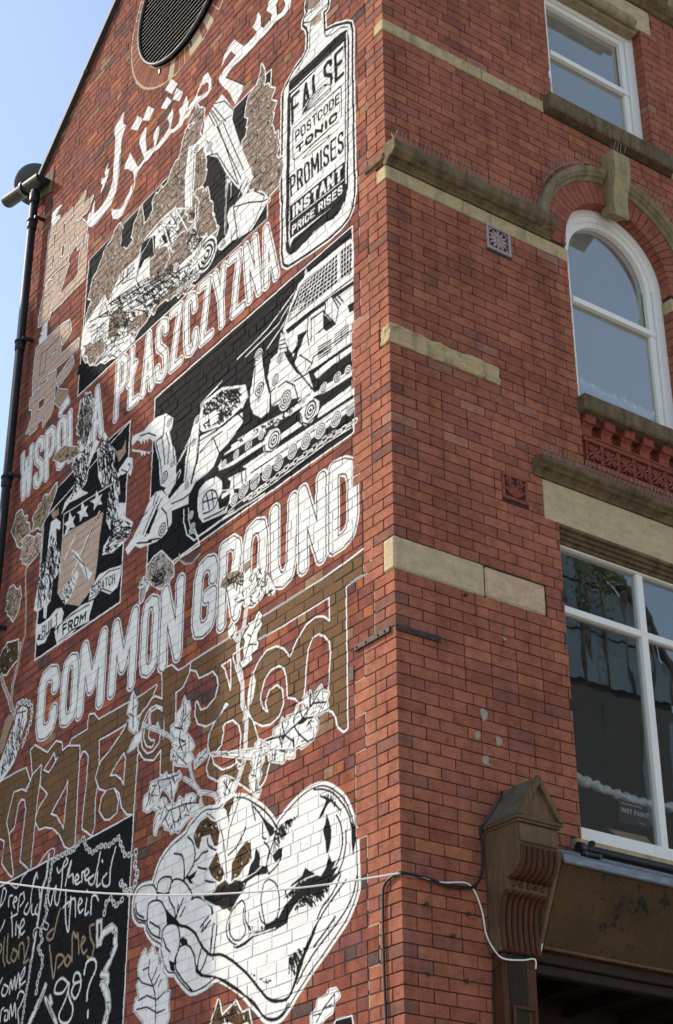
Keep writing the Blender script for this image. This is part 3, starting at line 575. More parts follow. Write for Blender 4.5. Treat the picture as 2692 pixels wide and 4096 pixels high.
SCR K 130 60 6|2600,6592 2559,6527 2522,6524 2499,6456 2523,6413 2501,6356 2560,6295 2464,6204 2424,6142 2493,6105 2470,6035 2454,6067 2578,6046 2691,6090 2751,6148 2756,6220 2755,6206 2665,6228 2741,6261 2772,6413 2679,6414 2703,6483 2632,6520
S K 9|2598,6560 2604,6389 2650,6273 2586,6153 2525,6052 2509,6084/2604,6389 2533,6427/2619,6344 2714,6384/2650,6273 2555,6223/2627,6206 2716,6173 2748,6119/2529,6116 2458,6114
O W 6 9|2630,6012 2590,5961 2643,5947 2657,5893 2691,5864 2705,5809 2746,5860 2846,5957 2899,5923 2913,5868 2987,5859 3022,5829 3079,5836 3140,5872 3129,5959 3054,5978 3042,6044 2928,6041 2817,6058 2795,6012 2703,6014 2665,5993
SCR K 130 60 6|2630,6012 2590,5961 2643,5947 2657,5893 2691,5864 2705,5809 2746,5860 2846,5957 2899,5923 2913,5868 2987,5859 3022,5829 3079,5836 3140,5872 3129,5959 3054,5978 3042,6044 2928,6041 2817,6058 2795,6012 2703,6014 2665,5993
S K 8|2629,5992 2757,6001 2927,6031 3015,5967 3101,5872/2757,6001 2808,5946/2927,6031 2900,5933/2756,5991 2707,5829/2962,6001 3020,6018/2996,5961 3046,5886
F G|2908,6025 2756,5991 2752,5940 2884,5969
O W 6 9|2435,5785 2380,5745 2413,5717 2316,5670 2320,5624 2424,5625 2510,5601 2595,5548 2651,5573 2704,5568 2725,5602 2800,5632 2842,5692 2913,5663 2928,5618 2957,5636 2957,5733 2925,5793 2985,5839 2857,5872 2800,5846 2777,5790 2704,5789 2665,5759 2615,5813 2540,5762 2524,5796
SCR K 130 60 6|2435,5785 2380,5745 2413,5717 2316,5670 2320,5624 2424,5625 2510,5601 2595,5548 2651,5573 2704,5568 2725,5602 2800,5632 2842,5692 2913,5663 2928,5618 2957,5636 2957,5733 2925,5793 2985,5839 2857,5872 2800,5846 2777,5790 2704,5789 2665,5759 2615,5813 2540,5762 2524,5796
S K 8|2324,5692 2520,5738 2737,5750 2842,5692/2466,5722 2433,5761/2573,5733 2576,5773/2701,5750 2703,5779/2519,5728 2461,5654/2610,5744 2566,5636/2718,5745 2652,5592/2808,5721 2745,5627/2815,5811 2880,5712
O W 5 9|3401,6906 3318,6781 3327,6677 3288,6579 3344,6545 3430,6604 3421,6708 3477,6758 3435,6841
S K 8|3387,6869 3368,6584/3385,6749 3336,6765/3379,6694 3444,6737
O W 5 9|3321,6516 3261,6508 3224,6538 3235,6447 3330,6414 3430,6414 3375,6460
~P W 12 5 8|3207,6564 3084,6503 2943,6427 2784,6336 2745,6303/3084,6503 3111,6585 3099,6665/2943,6427 2988,6503
~P W 12 5 8|2553,5940 2422,5854 2322,5767 2338,5772 2145,5703 2095,5650 2092,5585/2475,6011 2417,5874 2314,5765/2399,5975 2403,6029
~P W 12 5 8|2314,5765 2283,5652 2159,5553 2061,5437
O W 6 9|2740,6215 2660,6162 2483,6121 2429,6051 2500,6019 2653,6078 2735,6158
SCR K 130 60 6|2740,6215 2660,6162 2483,6121 2429,6051 2500,6019 2653,6078 2735,6158
O W 6 9|2401,6002 2356,6055 2260,6066 2234,6018 2304,5999 2376,5981
SCR K 130 60 6|2401,6002 2356,6055 2260,6066 2234,6018 2304,5999 2376,5981
S K 7|2400,5989 2283,6046/2686,6170 2526,6040
~O W 13 24|2930,5231 2910,5282 2836,5387 2712,5454 2574,5486 2483,5505 2458,5538 2351,5580 2240,5605 2083,5573 1953,5585 1823,5579 1716,5542 1620,5485 1505,5412 1401,5320 1335,5235 1309,5260 1247,5289 1150,5330 1015,5371 901,5381 789,5362 679,5302 571,5211 501,5094 458,4986 443,4855 440,4739 437,4676 433,4637 465,4562 544,4468 631,4406 737,4337 825,4284 915,4231 1005,4167 1077,4120 1150,4063 1241,4008 1335,3999 1430,4032 1509,4098 1609,4171 1665,4217 1768,4285 1935,4371 2040,4400 2187,4371 2337,4372 2451,4439 2541,4514 2570,4543 2663,4569 2726,4644 2768,4734 2784,4785 2894,4844 2985,4924 3015,4985 3127,5022 3197,5106 3194,5204 3126,5257 3004,5252 2935,5235
~S K 16|2649,5401 2541,5361 2509,5292 2496,5217 2500,5169/2469,5477 2397,5421 2362,5340 2364,5268 2417,5221 2482,5177/2364,5268 2309,5278 2261,5302 2186,5300/2867,5197 2859,5245 2790,5262 2694,5241 2653,5195/2687,5154 2668,5198 2610,5206 2523,5175 2441,5113 2393,5060 2369,5007/2389,5010 2314,5008 2201,4956 2119,4891 2103,4841/2925,5236 2878,5188 2868,5124/2996,5045 2990,5107 2920,5121 2823,5099 2757,5041 2714,4971 2709,4917/2995,5035 2988,4961 2922,4886 2794,4823/2773,4794 2768,4864 2713,4900 2629,4893 2558,4859 2531,4801 2518,4740 2536,4685 2577,4636 2590,4570/2547,4674 2515,4704 2435,4704 2365,4661 2317,4594 2300,4534 2235,4464/2567,4646 2560,4564 2476,4478 2337,4372/3192,5129 3142,5046 3013,4996
~S K 11|2316,5220 2237,5188 2103,5152/2209,5098 2120,5065 2012,5050/2195,5416 2180,5340 2067,5275/2865,5170 2779,5137 2695,5132/2699,5157 2693,5083 2617,4994 2595,4915/3178,5163 3145,5082 3043,5028/2954,4977 2879,4937 2805,4896 2813,4850/2752,4813 2711,4746 2650,4698/2531,4918 2468,4974/2212,4788 2231,4747 2122,4800/2078,4770 2098,4684 2114,4583/2034,4749 2054,4640 2079,4533/2225,4643 2264,4571 2277,4506/2152,4580 2195,4512 2236,4481/2495,5040 2589,4931/2561,5008 2577,4929/2256,4786 2150,4832
F K|2709,5000 2636,4950 2575,4898 2536,4865 2667,4905 2709,4911/2519,4751 2493,4771 2424,4737 2408,4707 2493,4709/2317,4565 2277,4506 2187,4449 2037,4406 2125,4412 2234,4445 2290,4484/2669,4646 2594,4616 2566,4545 2628,4563/2483,5192 2410,5186 2322,5202 2351,5166 2399,5147 2315,5089 2411,5126/2384,5129 2273,5069 2365,5107
~S K 22|2733,5009 2672,4962 2594,4909 2522,4855 2430,4823 2314,4751 2244,4667 2175,4607 2109,4565 1981,4540 1854,4480 1749,4415 1646,4344 1565,4275 1484,4207 1406,4144 1295,4103 1376,4127 1258,4101 1184,4102 1129,4140 1078,4223 1039,4298 988,4370
~S K 15|2235,4456 2041,4403 1934,4352 1767,4263 1645,4197 1564,4148 1484,4073 1499,4084 1421,4028 1316,4003 1232,4019 1165,4067
SCR K 960 70 9 -40|1671,4373 1531,4313 1374,4240 1451,4255 1590,4325
SCR K 800 60 9 30|1574,4300 1417,4248 1322,4271 1378,4230 1515,4267
~F K|992,4371 952,4424 853,4496 916,4406 988,4328 1033,4255 1078,4182 1132,4131 1097,4216 1061,4302
~P D 13 3 0|1925,5018 1939,5137 1969,5262 2007,5378 2101,5500 2216,5580/1936,5253 1916,5366 1877,5438 1817,5529 1774,5612
TREE D|2225,5540 2099,5463 2040,5387 2058,5314 2114,5347 2183,5401 2208,5450 2274,5425 2337,5357 2372,5378 2368,5487 2303,5530
TREE D|2131,5256 2065,5251 1997,5175 1982,5089 2000,5036 2079,5102 2150,5202
TREE D|1705,5245 1641,5200 1649,5133 1699,5088 1780,5062 1862,5025 1845,5113 1786,5191
TREE D|2017,5573 1953,5585 1855,5576 1906,5506 1903,5445 1969,5469 1982,5527
TREE D|2224,4973 2095,5001 1967,5005 1798,4998 1673,4965 1692,4916 1773,4878 1849,4828 1959,4851 2067,4890 2138,4920
SCR K 3600 26 9|2224,4973 2095,5001 1798,4998 1673,4965 1773,4878 1849,4828 2067,4890
F K|1574,5167 1538,5127 1516,5076 1527,5033 1434,5004 1432,4954 1557,4971 1678,4955 1740,4959 1660,5010 1641,5062 1591,5095
S W 9|1741,4982 1578,4999 1494,5025
~S K 14|1636,5502 1510,5419 1407,5333 1321,5238/1412,4946 1438,5011 1410,5071 1378,5131 1317,5230/1261,5031 1315,4980 1412,4946/1614,5463 1487,5341 1420,5242 1367,5205/901,5375 789,5344 679,5284 585,5193 515,5098 481,4992
~S K 10|1495,5311 1492,5218 1447,5192/826,5311 697,5236 604,5153/651,5135 608,5069 587,4967 606,4876 660,4815/551,5011 553,4905 589,4819 646,4749/1918,5202 1814,5233 1733,5305 1709,5340/1636,5484 1586,5359/1473,5178 1411,5117 1429,5054
F K|761,5179 725,5112 705,5052 713,4979 731,4930 762,4914 771,4994 800,5078 771,5114/747,5274 712,5251 767,5211 808,5168 848,5166 817,5203/829,4781 771,4822 724,4898 699,4847 660,4849 696,4803 621,4806 696,4761 586,4767 700,4718 808,4723 844,4755/992,4886 951,4856 877,4816 973,4816 1067,4809 1199,4795 1237,4761 1142,4816 1029,4843/492,5051 456,5017 447,4909 475,4830 494,4921/1376,5063 1298,5087 1251,5086 1261,5022 1335,5005 1359,5034
F K|1572,5419 1467,5332 1361,5249 1344,5210 1399,5191 1440,5248 1495,5332/1501,5266 1480,5212 1500,5208
~S K 15|437,4700 473,4605 557,4512 680,4437 804,4372 912,4312 1002,4238 1074,4171
~S K 11|555,4698 679,4623 768,4571 840,4514 912,4457/611,4743 696,4648 804,4590 858,4529/665,4496 790,4420 897,4361
SCR K 1320 60 8 60|1344,5224 1207,5255 1072,5252 1186,5170 1282,5095 1361,5081
SCR K 1680 60 9 40|1237,4741 1067,4809 881,4806 628,4744 771,4695 991,4705
SCR K 1200 60 9 45|1140,4624 1010,4723 700,4707 772,4645 880,4597 1027,4641
SCR K 1040 60 9 60|1173,4351 1062,4385 988,4380 1060,4261 1097,4227 1171,4241
SCR K 800 60 8 -70|808,5334 697,5280 589,5162 607,5113 697,5225
SCR K 1200 60 8 80|789,5306 697,5247 752,5229 771,5257
~S K 13|1736,4850 1817,4824 1877,4781 1915,4711 1902,4641 1827,4580 1744,4557 1664,4567 1621,4602/1736,4850 1693,4806 1685,4715 1642,4648/1465,4900 1412,4911 1332,4865 1291,4790 1282,4711 1308,4641 1384,4615 1447,4622/1673,4956 1732,4903 1793,4883 1853,4829
~S K 9|1708,4788 1709,4710 1676,4636 1725,4592 1807,4598 1871,4657 1885,4727/1474,4889 1499,4795 1477,4701 1447,4629/1519,4722 1497,4662 1447,4624/1218,4794 1206,4758
F K|1647,4660 1526,4625 1447,4618 1288,4634 1232,4689 1137,4731 1043,4752 914,4753 696,4734 768,4707 913,4700 1024,4705 1117,4662 1173,4621 1195,4573 1325,4557 1461,4565 1580,4569 1679,4538 1780,4535 1842,4565 1724,4556 1624,4578 1561,4597 1634,4624
S W 9|1805,4559 1704,4565 1604,4585 1485,4578 1329,4573
SCR W 2000 30 8 -80|1627,4658 1447,4618 1466,4590 1605,4609
O W 7 10|2890,4793 2856,4723 2812,4722 2805,4640 2735,4653 2737,4573 2691,4546 2667,4463 2681,4422 2638,4422 2647,4328 2624,4255 2679,4188 2962,4237 2985,4285 3121,4389 3110,4459 3057,4466 3102,4556 3069,4585 3096,4682 3050,4763 2998,4789 2974,4729
S K 9|2935,4703 2944,4606 2863,4501 2819,4404 2813,4237/2948,4652 3020,4648/2863,4501 3030,4560 3089,4608/2863,4501 2780,4564/2819,4404 2948,4455 3072,4443/2818,4395 2699,4434/2815,4316 2940,4374 3084,4383/2814,4307 2689,4310/2791,4487 2759,4525/2885,4549 2821,4626
TREE D|2076,4098 2036,4164 1973,4209 1928,4155 1842,4162 1760,4203 1736,4143 1630,4090 1607,4015
O W 6 9|663,4059 627,4011 682,3990 700,3932 773,3914 828,3878 920,3894 921,3951 865,3972 846,4031 754,4035 736,4063
S K 8|681,4031 791,3969 865,3899/791,3969 700,3973/828,3944 902,3947
O K 0 12|682,3852 664,3874 504,3871 488,3802 682,3836
"""
# ---------------------------------------------------------------- the mural, painted into a picture of the wall (all measures in millimetres on the wall)
PXM = 3.5
MUR_Y, MUR_Z, MUR_W, MUR_H = -20, 3300, int(6280/PXM), int(11900/PXM)
canvas = np.zeros((MUR_H, MUR_W, 4), np.float32)
PAINT = dict(W=(.73, .73, .72), K=(.008, .009, .011), N=(.26, .195, .155), B=(.14, .09, .045), C=(.55, .43, .345), D=(.10, .058, .026), G=(.50, .51, .52), L=(.42, .37, .33), T=(.33, .24, .16), J=(.022, .023, .03))
mrand = random.Random(3)
def m_smooth(P, closed):
    n = len(P); out = []
    if n < 3: return P
    for i in range(n if closed else n-1):
        g4 = [P[(i+j) % n] if closed else P[min(max(i+j, 0), n-1)] for j in (-1, 0, 1, 2)]
        p0, p1, p2, p3 = [np.array(q) for q in g4]
        for k in range(5):
            t = k/5; out.append(tuple(.5*(2*p1+(p2-p0)*t+(2*p0-5*p1+4*p2-p3)*t*t+(3*p1-p0-3*p2+p3)*t**3)))
    if not closed: out.append(tuple(P[-1]))
    return out
class Mask:
    """boolean picture of a box of the wall"""
    def __init__(s, pts, pad):
        P = np.array(pts, float); a = (P.min(0)-pad-(MUR_Y, MUR_Z))/PXM; b = (P.max(0)+pad-(MUR_Y, MUR_Z))/PXM
        s.x0, s.y0 = max(int(a[0])-1, 0), max(int(a[1])-1, 0); s.x1, s.y1 = min(int(b[0])+2, MUR_W), min(int(b[1])+2, MUR_H)
        s.w, s.h = max(s.x1-s.x0, 1), max(s.y1-s.y0, 1); s.m = np.zeros((s.h, s.w), bool)
    def loc(s, P): return (np.array(P, float)-(MUR_Y, MUR_Z))/PXM-(s.x0, s.y0)
    def fill(s, rings):
        acc = np.zeros((s.h, s.w+1), np.int32)
        for ring in rings:
            P = s.loc(ring); Q = np.roll(P, -1, 0)
            for (xa, ya), (xb, yb) in zip(P, Q):
                if ya == yb: continue
                if ya > yb: xa, ya, xb, yb = xb, yb, xa, ya
                r0, r1 = max(math.ceil(ya-.5), 0), min(math.ceil(yb-.5), s.h)
                if r1 <= r0: continue
                rows = np.arange(r0, r1); xs = np.clip(np.ceil(xa+(rows+.5-ya)*(xb-xa)/(yb-ya)-.5).astype(int), 0, s.w)
                np.add.at(acc, (rows, xs), 1)
        s.m |= (np.cumsum(acc, 1)[:, :s.w] % 2).astype(bool); return s
    def stroke(s, P, w):
        P = s.loc(P); r = w/2/PXM
        for a, b in zip(P[:-1], P[1:]):
            lo = np.floor(np.minimum(a, b)-r-1).astype(int); hi = np.ceil(np.maximum(a, b)+r+2).astype(int)
            x0, y0, x1, y1 = max(lo[0], 0), max(lo[1], 0), min(hi[0], s.w), min(hi[1], s.h)
            if x1 <= x0 or y1 <= y0: continue
            X, Y = np.meshgrid(np.arange(x0, x1)+.5, np.arange(y0, y1)+.5); d = b-a; L = d@d
            t = np.clip(((X-a[0])*d[0]+(Y-a[1])*d[1])/L, 0, 1) if L > 0 else 0
            s.m[y0:y1, x0:x1] |= ((X-a[0]-t*d[0])**2+(Y-a[1]-t*d[1])**2) <= max(r, .55)**2
        return s
    def dilated(s, mm):
        r = mm/PXM; n = int(r); out = np.zeros_like(s.m); pad = np.zeros((s.h, s.w+2*n+2), np.int32)
        for dy in range(-n, n+1):
            k = int(math.sqrt(max(r*r-dy*dy, 0)))
            cs = np.zeros((s.h, s.w+1), np.int32); cs[:, 1:] = np.cumsum(s.m, 1)
            i = np.arange(s.w); row = cs[:, np.minimum(i+k+1, s.w)]-cs[:, np.maximum(i-k, 0)] > 0
            if dy >= 0: out[dy:] |= row[:s.h-dy]
            else: out[:dy] |= row[-dy:]
        return out
    def paint(s, col, m=None):
        m = s.m if m is None else m; v = canvas[s.y0:s.y0+s.h, s.x0:s.x0+s.w]
        m = m[:v.shape[0], :v.shape[1]]
        v[m] = (0, 0, 0, 0) if col == 'E' else (*PAINT[col], .8 if col in 'CB' else 1.)
        return s
def outlined(mk, col, w1, w2):
    if w2: mk.paint('W', mk.dilated(w1+w2))
    if w1: mk.paint('K', mk.dilated(w1))
    mk.paint(col)
O_ = [(0, .2), (0, .8), (.14, .96), (.5, 1), (.86, .96), (1, .8), (1, .2), (.86, .04), (.5, 0), (.14, .04), (0, .2)]
GLYPH = {'A': [[(0, 0), (.5, 1), (1, 0)], [(.2, .3), (.8, .3)]], 'C': [[(1, .72), (1, .82), (.86, .96), (.5, 1), (.14, .96), (0, .8), (0, .2), (.14, .04), (.5, 0), (.86, .04), (1, .18), (1, .28)]],
 'O': [O_], 'M': [[(0, 0), (.04, 1), (.5, .3), (.96, 1), (1, 0)]], 'N': [[(0, 0), (0, 1), (1, 0), (1, 1)]],
 'G': [[(1, .72), (1, .82), (.86, .96), (.5, 1), (.14, .96), (0, .8), (0, .2), (.14, .04), (.5, 0), (.86, .04), (1, .2), (1, .48), (.6, .48)]],
 'R': [[(0, 0), (0, 1), (.6, 1), (.92, .92), (1, .78), (.92, .58), (.6, .5), (0, .5)], [(.5, .5), (1, 0)]], 'U': [[(0, 1), (0, .2), (.14, .04), (.5, 0), (.86, .04), (1, .2), (1, 1)]],
 'D': [[(0, 0), (0, 1), (.5, 1), (.86, .94), (1, .78), (1, .22), (.86, .06), (.5, 0), (0, 0)]], 'P': [[(0, 0), (0, 1), (.6, 1), (.92, .92), (1, .76), (.92, .54), (.6, .46), (0, .46)]],
 'S': [[(1, .78), (.9, .94), (.5, 1), (.1, .94), (0, .78), (.12, .6), (.88, .4), (1, .22), (.9, .06), (.5, 0), (.1, .06), (0, .22)]], 'Z': [[(0, 1), (1, 1), (0, 0), (1, 0)]],
 'Y': [[(0, 1), (.5, .45), (1, 1)], [(.5, .45), (.5, 0)]], 'W': [[(0, 1), (.22, 0), (.5, .75), (.78, 0), (1, 1)]], 'L': [[(0, 1), (0, 0), (1, 0)]], 'E': [[(1, 1), (0, 1), (0, 0), (1, 0)], [(0, .52), (.8, .52)]],
 'F': [[(1, 1), (0, 1), (0, 0)], [(0, .52), (.8, .52)]], 'T': [[(0, 1), (1, 1)], [(.5, 1), (.5, 0)]], 'I': [[(.5, 0), (.5, 1)]], 'B': [[(0, 0), (0, 1), (.6, 1), (.95, .9), (.95, .62), (.6, .52), (0, .52)], [(.6, .52), (1, .4), (1, .12), (.6, 0), (0, 0)]],
 'H': [[(0, 0), (0, 1)], [(1, 0), (1, 1)], [(0, .5), (1, .5)]], '\u0141': [[(.1, 1), (.1, 0), (1, 0)], [(-.12, .4), (.55, .68)]], '\u00d3': [O_, [(.35, 1.2), (.75, 1.36)]], ' ': [], '1': [[(.2, .8), (.5, 1), (.5, 0)]]}
def text(col, w, w1, w2, s, quad, gap=.14):
    rat = w if w < 1 else None
    if rat: gap = .2 if w1 else .16; q_ = np.array(quad, float); w = rat*np.linalg.norm((q_[1]+q_[2]-q_[0]-q_[3])/2)/(len(s)*(1+gap))
    tl, tr, br, bl = [np.array(q, float) for q in quad]
    cw = [.35 if ch == 'I' else .45 if ch == ' ' else 1.3 if ch in 'MW' else 1 for ch in s]; tot = sum(cw)+gap*(len(s)-1)*1.; x = 0.
    mk = Mask([tl, tr, br, bl], w+w1+w2+160); inner = w/2
    for ch, c in zip(s, cw):
        def mp(u, v):
            t = (x+c*u)/tot; return bl+(br-bl)*t+((tl+(tr-tl)*t)-(bl+(br-bl)*t))*v
        W_mm = np.linalg.norm(mp(1, .5)-mp(0, .5)); H_mm = np.linalg.norm(mp(.5, 1)-mp(.5, 0)); iu = min(inner/W_mm, .3); iv = min(inner/H_mm, .3)
        for st in GLYPH.get(ch, []):
            mk.stroke([mp(iu+(1-2*iu)*u, iv+(1-2*iv)*v) for u, v in st], w)
        x += c+gap
    outlined(mk, col, w1, w2)
def pts_of(s): return [tuple(float(q) for q in p.split(',')) for p in s.split()]
def draw_mural(src):
    for line in src.strip().split('\n'):
        head, _, body = line.partition('|'); h = head.split(); op = h[0]; sm = op.startswith('~'); op = op.lstrip('~')
        rings = [pts_of(r) for r in body.split('/')]; allp = [p for r in rings for p in r]
        if op == 'F':
            if sm: rings = [m_smooth(r, True) for r in rings]
            Mask(allp, 30).fill(rings).paint(h[1])
        elif op in 'SL' and len(op) == 1:
            w = float(h[2]); w *= 1.45 if (h[1] == 'K' and w <= 11) else 1.; mk = Mask(allp, w+30)
            for r in rings:
                if op == 'L': r = r+[r[0]]
                mk.stroke(m_smooth(r, False) if sm else r, w)
            mk.paint(h[1])
        elif op == 'O':
            w1, w2 = float(h[2]), float(h[3])
            if sm: rings = [m_smooth(r, True) for r in rings]
            outlined(Mask(allp, w1+w2+40).fill(rings), h[1], w1, w2)
        elif op == 'P':
            w, w1, w2 = map(float, h[2:5]); mk = Mask(allp, w+w1+w2+40)
            for r in rings: mk.stroke(m_smooth(r, False) if sm else r, w)
            outlined(mk, h[1], w1, w2)
        elif op == 'T': text(h[1], float(h[2]), float(h[3]), float(h[4]), h[5].replace('_', ' '), rings[0])
        elif op == 'TREE':      # leafy mass: ragged edge, dark leaf lines
            P = []
            r = rings[0]
            for a, b in zip(r, r[1:]+r[:1]):
                a, b = np.array(a), np.array(b); n = max(1, int(np.linalg.norm(b-a)/55))
                for i in range(n): P.append(tuple(a+(b-a)*i/n+np.array([mrand.uniform(-34, 34), mrand.uniform(-34, 34)])))
            mk = Mask(P, 60).fill([P]); outlined(mk, h[1], 4, 14)
            lines = Mask(P, 60); ys, xs = np.nonzero(mk.m)
            for i in range(int(len(ys)/(170 if h[1] == 'N' else 100))):
                j = mrand.randrange(len(ys)); p = np.array([(xs[j]+mk.x0)*PXM+MUR_Y, (ys[j]+mk.y0)*PXM+MUR_Z]); a = mrand.uniform(0, 6.3); q = [p]
                for _ in range(3): a += mrand.uniform(-1.3, 1.3); q.append(q[-1]+np.array([math.cos(a), math.sin(a)])*mrand.uniform(12, 30))
                lines.stroke(q, mrand.choice((5, 6, 8)))
            lines.m &= mk.m; lines.paint('K')
            hi = Mask(P, 60)
            for i in range(int(len(ys)/600)):
                j = mrand.randrange(len(ys)); p = np.array([(xs[j]+mk.x0)*PXM+MUR_Y, (ys[j]+mk.y0)*PXM+MUR_Z]); hi.stroke([p, p+(mrand.uniform(-20, 20), mrand.uniform(-25, 25))], 8)
            hi.m &= mk.m; hi.paint('W')
        elif op == 'SCR':       # loose pen marks inside an outline: colour, amount, length
            mk = Mask(allp, 20).fill(rings); ys, xs = np.nonzero(mk.m); ln = Mask(allp, 20); L = float(h[3]); w = 1.35*float(h[4]) if len(h) > 4 else 9
            bias = math.radians(float(h[5])) if len(h) > 5 else None
            for i in range(int(len(ys)*PXM*PXM/1e6*float(h[2])*2.2)+2):
                j = mrand.randrange(len(ys)); p = np.array([(xs[j]+mk.x0)*PXM+MUR_Y, (ys[j]+mk.y0)*PXM+MUR_Z]); a = mrand.uniform(0, 6.3) if bias is None else bias+mrand.gauss(0, .25); q = [p]
                for _ in range(3): q.append(q[-1]+np.array([math.cos(a), math.sin(a)])*L*mrand.uniform(.2, .5)); a += mrand.uniform(-.5, .5)
                ln.stroke(q, w*mrand.uniform(.6, 1.3))
            ln.m &= mk.m; ln.paint(h[1])
        elif op == 'GRID':      # wire mesh over a quad: colour, width, nu, nv
            tl, tr, br, bl = [np.array(q) for q in rings[0]]; mk = Mask(allp, 20); w = float(h[2]); nu, nv = int(h[3]), int(h[4])
            for i in range(nu+1): t = i/nu; mk.stroke([tl+(tr-tl)*t, bl+(br-bl)*t], w)
            for i in range(nv+1): t = i/nv; mk.stroke([tl+(bl-tl)*t, tr+(br-tr)*t], w)
            mk.paint(h[1])
        elif op == 'WH':        # wheel: two points centre, rim (mm radius); rings of black and white
            (cx, cy), (rx, ry) = rings[0][:2]; r = math.hypot(rx-cx, ry-cy); n = int(h[1]); cols = h[2] if len(h) > 2 else 'WK'
            for i in range(n):
                rr = r*(1-i/n); P = [(cx+rr*math.cos(2*math.pi*k/28), cy+rr*math.sin(2*math.pi*k/28)) for k in range(28)]
                Mask(P, 20).fill([P]).paint(cols[i % len(cols)])
        elif op == 'CH':        # chain along a path: link length, width
            P = [np.array(p) for p in (m_smooth(rings[0], False) if sm else rings[0])]; L = float(h[2]); w = float(h[3]); d = 0.; nxt = 0.; k = 0
            for a, b in zip(P[:-1], P[1:]):
                sl = np.linalg.norm(b-a)
                if sl == 0: continue
                u = (b-a)/sl
                while nxt < d+sl:
                    c = a+u*(nxt-d); n = np.array([-u[1], u[0]]); e = L*.62; hw = w*(1.6 if k % 2 == 0 else .8)
                    q = [c-u*e+n*hw*.3, c-u*e*.6+n*hw, c+u*e*.6+n*hw, c+u*e+n*hw*.3, c+u*e-n*hw*.3, c+u*e*.6-n*hw, c-u*e*.6-n*hw, c-u*e-n*hw*.3, c-u*e+n*hw*.3]
                    Mask(q, w+20).stroke(q, w*.9+10).paint('K'); Mask(q, w+20).stroke(q, w*.9).paint(h[1]); nxt += L; k += 1
                d += sl
draw_mural(MURAL)
def soften(c):      # slight bleed of paint edges
    a = c.copy(); a[..., :3] *= a[..., 3:]
    b = a.copy()
    for ax in (0, 1): b = (np.roll(b, 1, ax)+2*b+np.roll(b, -1, ax))/4
    b[..., :3] /= np.maximum(b[..., 3:], 1e-4); return b
canvas = soften(canvas)
mural_image = bpy.data.images.new('mural_paint', MUR_W, MUR_H, alpha=True, float_buffer=True)
mural_image.alpha_mode = 'CHANNEL_PACKED'
mural_image.colorspace_settings.name = 'Linear Rec.709' if 'Linear Rec.709' in [c.name for c in type(mural_image.colorspace_settings).bl_rna.properties['name'].enum_items] else 'Non-Color'
mural_image.pixels.foreach_set(canvas.ravel()); mural_image.update(); mural_image.pack()

MY0, MY1, MZ0, MZ1 = -.02, 6.26, 3.3, 15.2
def mural_nodes(k, base, keep=1.0):
    """paint of the mural over a base colour, looked up by place on the wall"""
    sep = k.n('SeparateXYZ'); k.l(k.pos(), sep.inputs[0]); cmb = k.n('CombineXYZ')
    k.l(k.math('DIVIDE', k.math('SUBTRACT', sep.outputs[1], MY0), MY1-MY0), cmb.inputs[0])
    k.l(k.math('DIVIDE', k.math('SUBTRACT', sep.outputs[2], MZ0), MZ1-MZ0), cmb.inputs[1])
    im = k.n('TexImage', image=mural_image, extension='CLIP', interpolation='Linear'); k.l(cmb.outputs[0], im.inputs[0])
    wear = k.ramp(k.noise(38, 5, .7), [(.27, .35), (.38, 1.)])
    a = k.math('MULTIPLY', k.math('MULTIPLY', im.outputs['Alpha'], wear), keep)
    grime = k.ramp(k.noise(6, 4, .6), [(.3, .86), (.65, 1.)])
    paint = k.mix(1, im.outputs['Color'], grime, 'MULTIPLY')
    return k.mix(a, base, paint), a
def brick_material(name, mural=False, rough_tex=1.):
    k = NT(name); bc = k.n('Attribute', attribute_name='bc').outputs['Color']
    c = k.mix(1, bc, k.ramp(k.noise(75, 5, .7), [(.25, .62), (.5, 1.), (.8, 1.22)]), 'MULTIPLY')
    c = k.mix(1, c, k.ramp(k.noise(13, 4, .65), [(.3, .68), (.55, 1.), (.8, 1.12)]), 'MULTIPLY')
    c = k.mix(1, c, k.ramp(k.noise(1.6, 3, .6), [(.3, .82), (.6, 1.05)]), 'MULTIPLY')
    c = k.mix(1, c, k.ramp(k.noise(2.2, 4, .6, stretch=(2.2, 2.2, .22)), [(.3, .74), (.52, 1.), (.75, 1.1)]), 'MULTIPLY')
    dark = k.ramp(k.noise(30, 3, .5), [(.62, 0.), (.75, .55)]); c = k.mix(dark, c, (.06, .035, .03))
    bloom = k.ramp(k.noise(9, 5, .75), [(.66, 0.), (.82, .5)]); c = k.mix(bloom, c, (.55, .42, .38))
    h = k.math('ADD', k.noise(140, 4, .7), k.math('MULTIPLY', k.noise(45, 3, .6), 1.2))
    k.bump(h, .38*rough_tex, .004)
    if mural:
        c, a = mural_nodes(k, c)
        return k.done(c, .9, .06)
    return k.done(c, .92, .12)
def mortar_material(name, mural=False, pale=.7):
    k = NT(name)
    c = k.mix(k.ramp(k.noise(5, 4, .7), [(pale, 0.), (pale+.12, 1.)]), (.055, .042, .034), (.42, .34, .25))
    c = k.mix(1, c, k.ramp(k.noise(90, 3), [(.3, .6), (.7, 1.2)]), 'MULTIPLY')
    k.bump(k.noise(120, 3), .5, .004)
    if mural:
        c, a = mural_nodes(k, c, .86)
    return k.done(c, .95, .1)
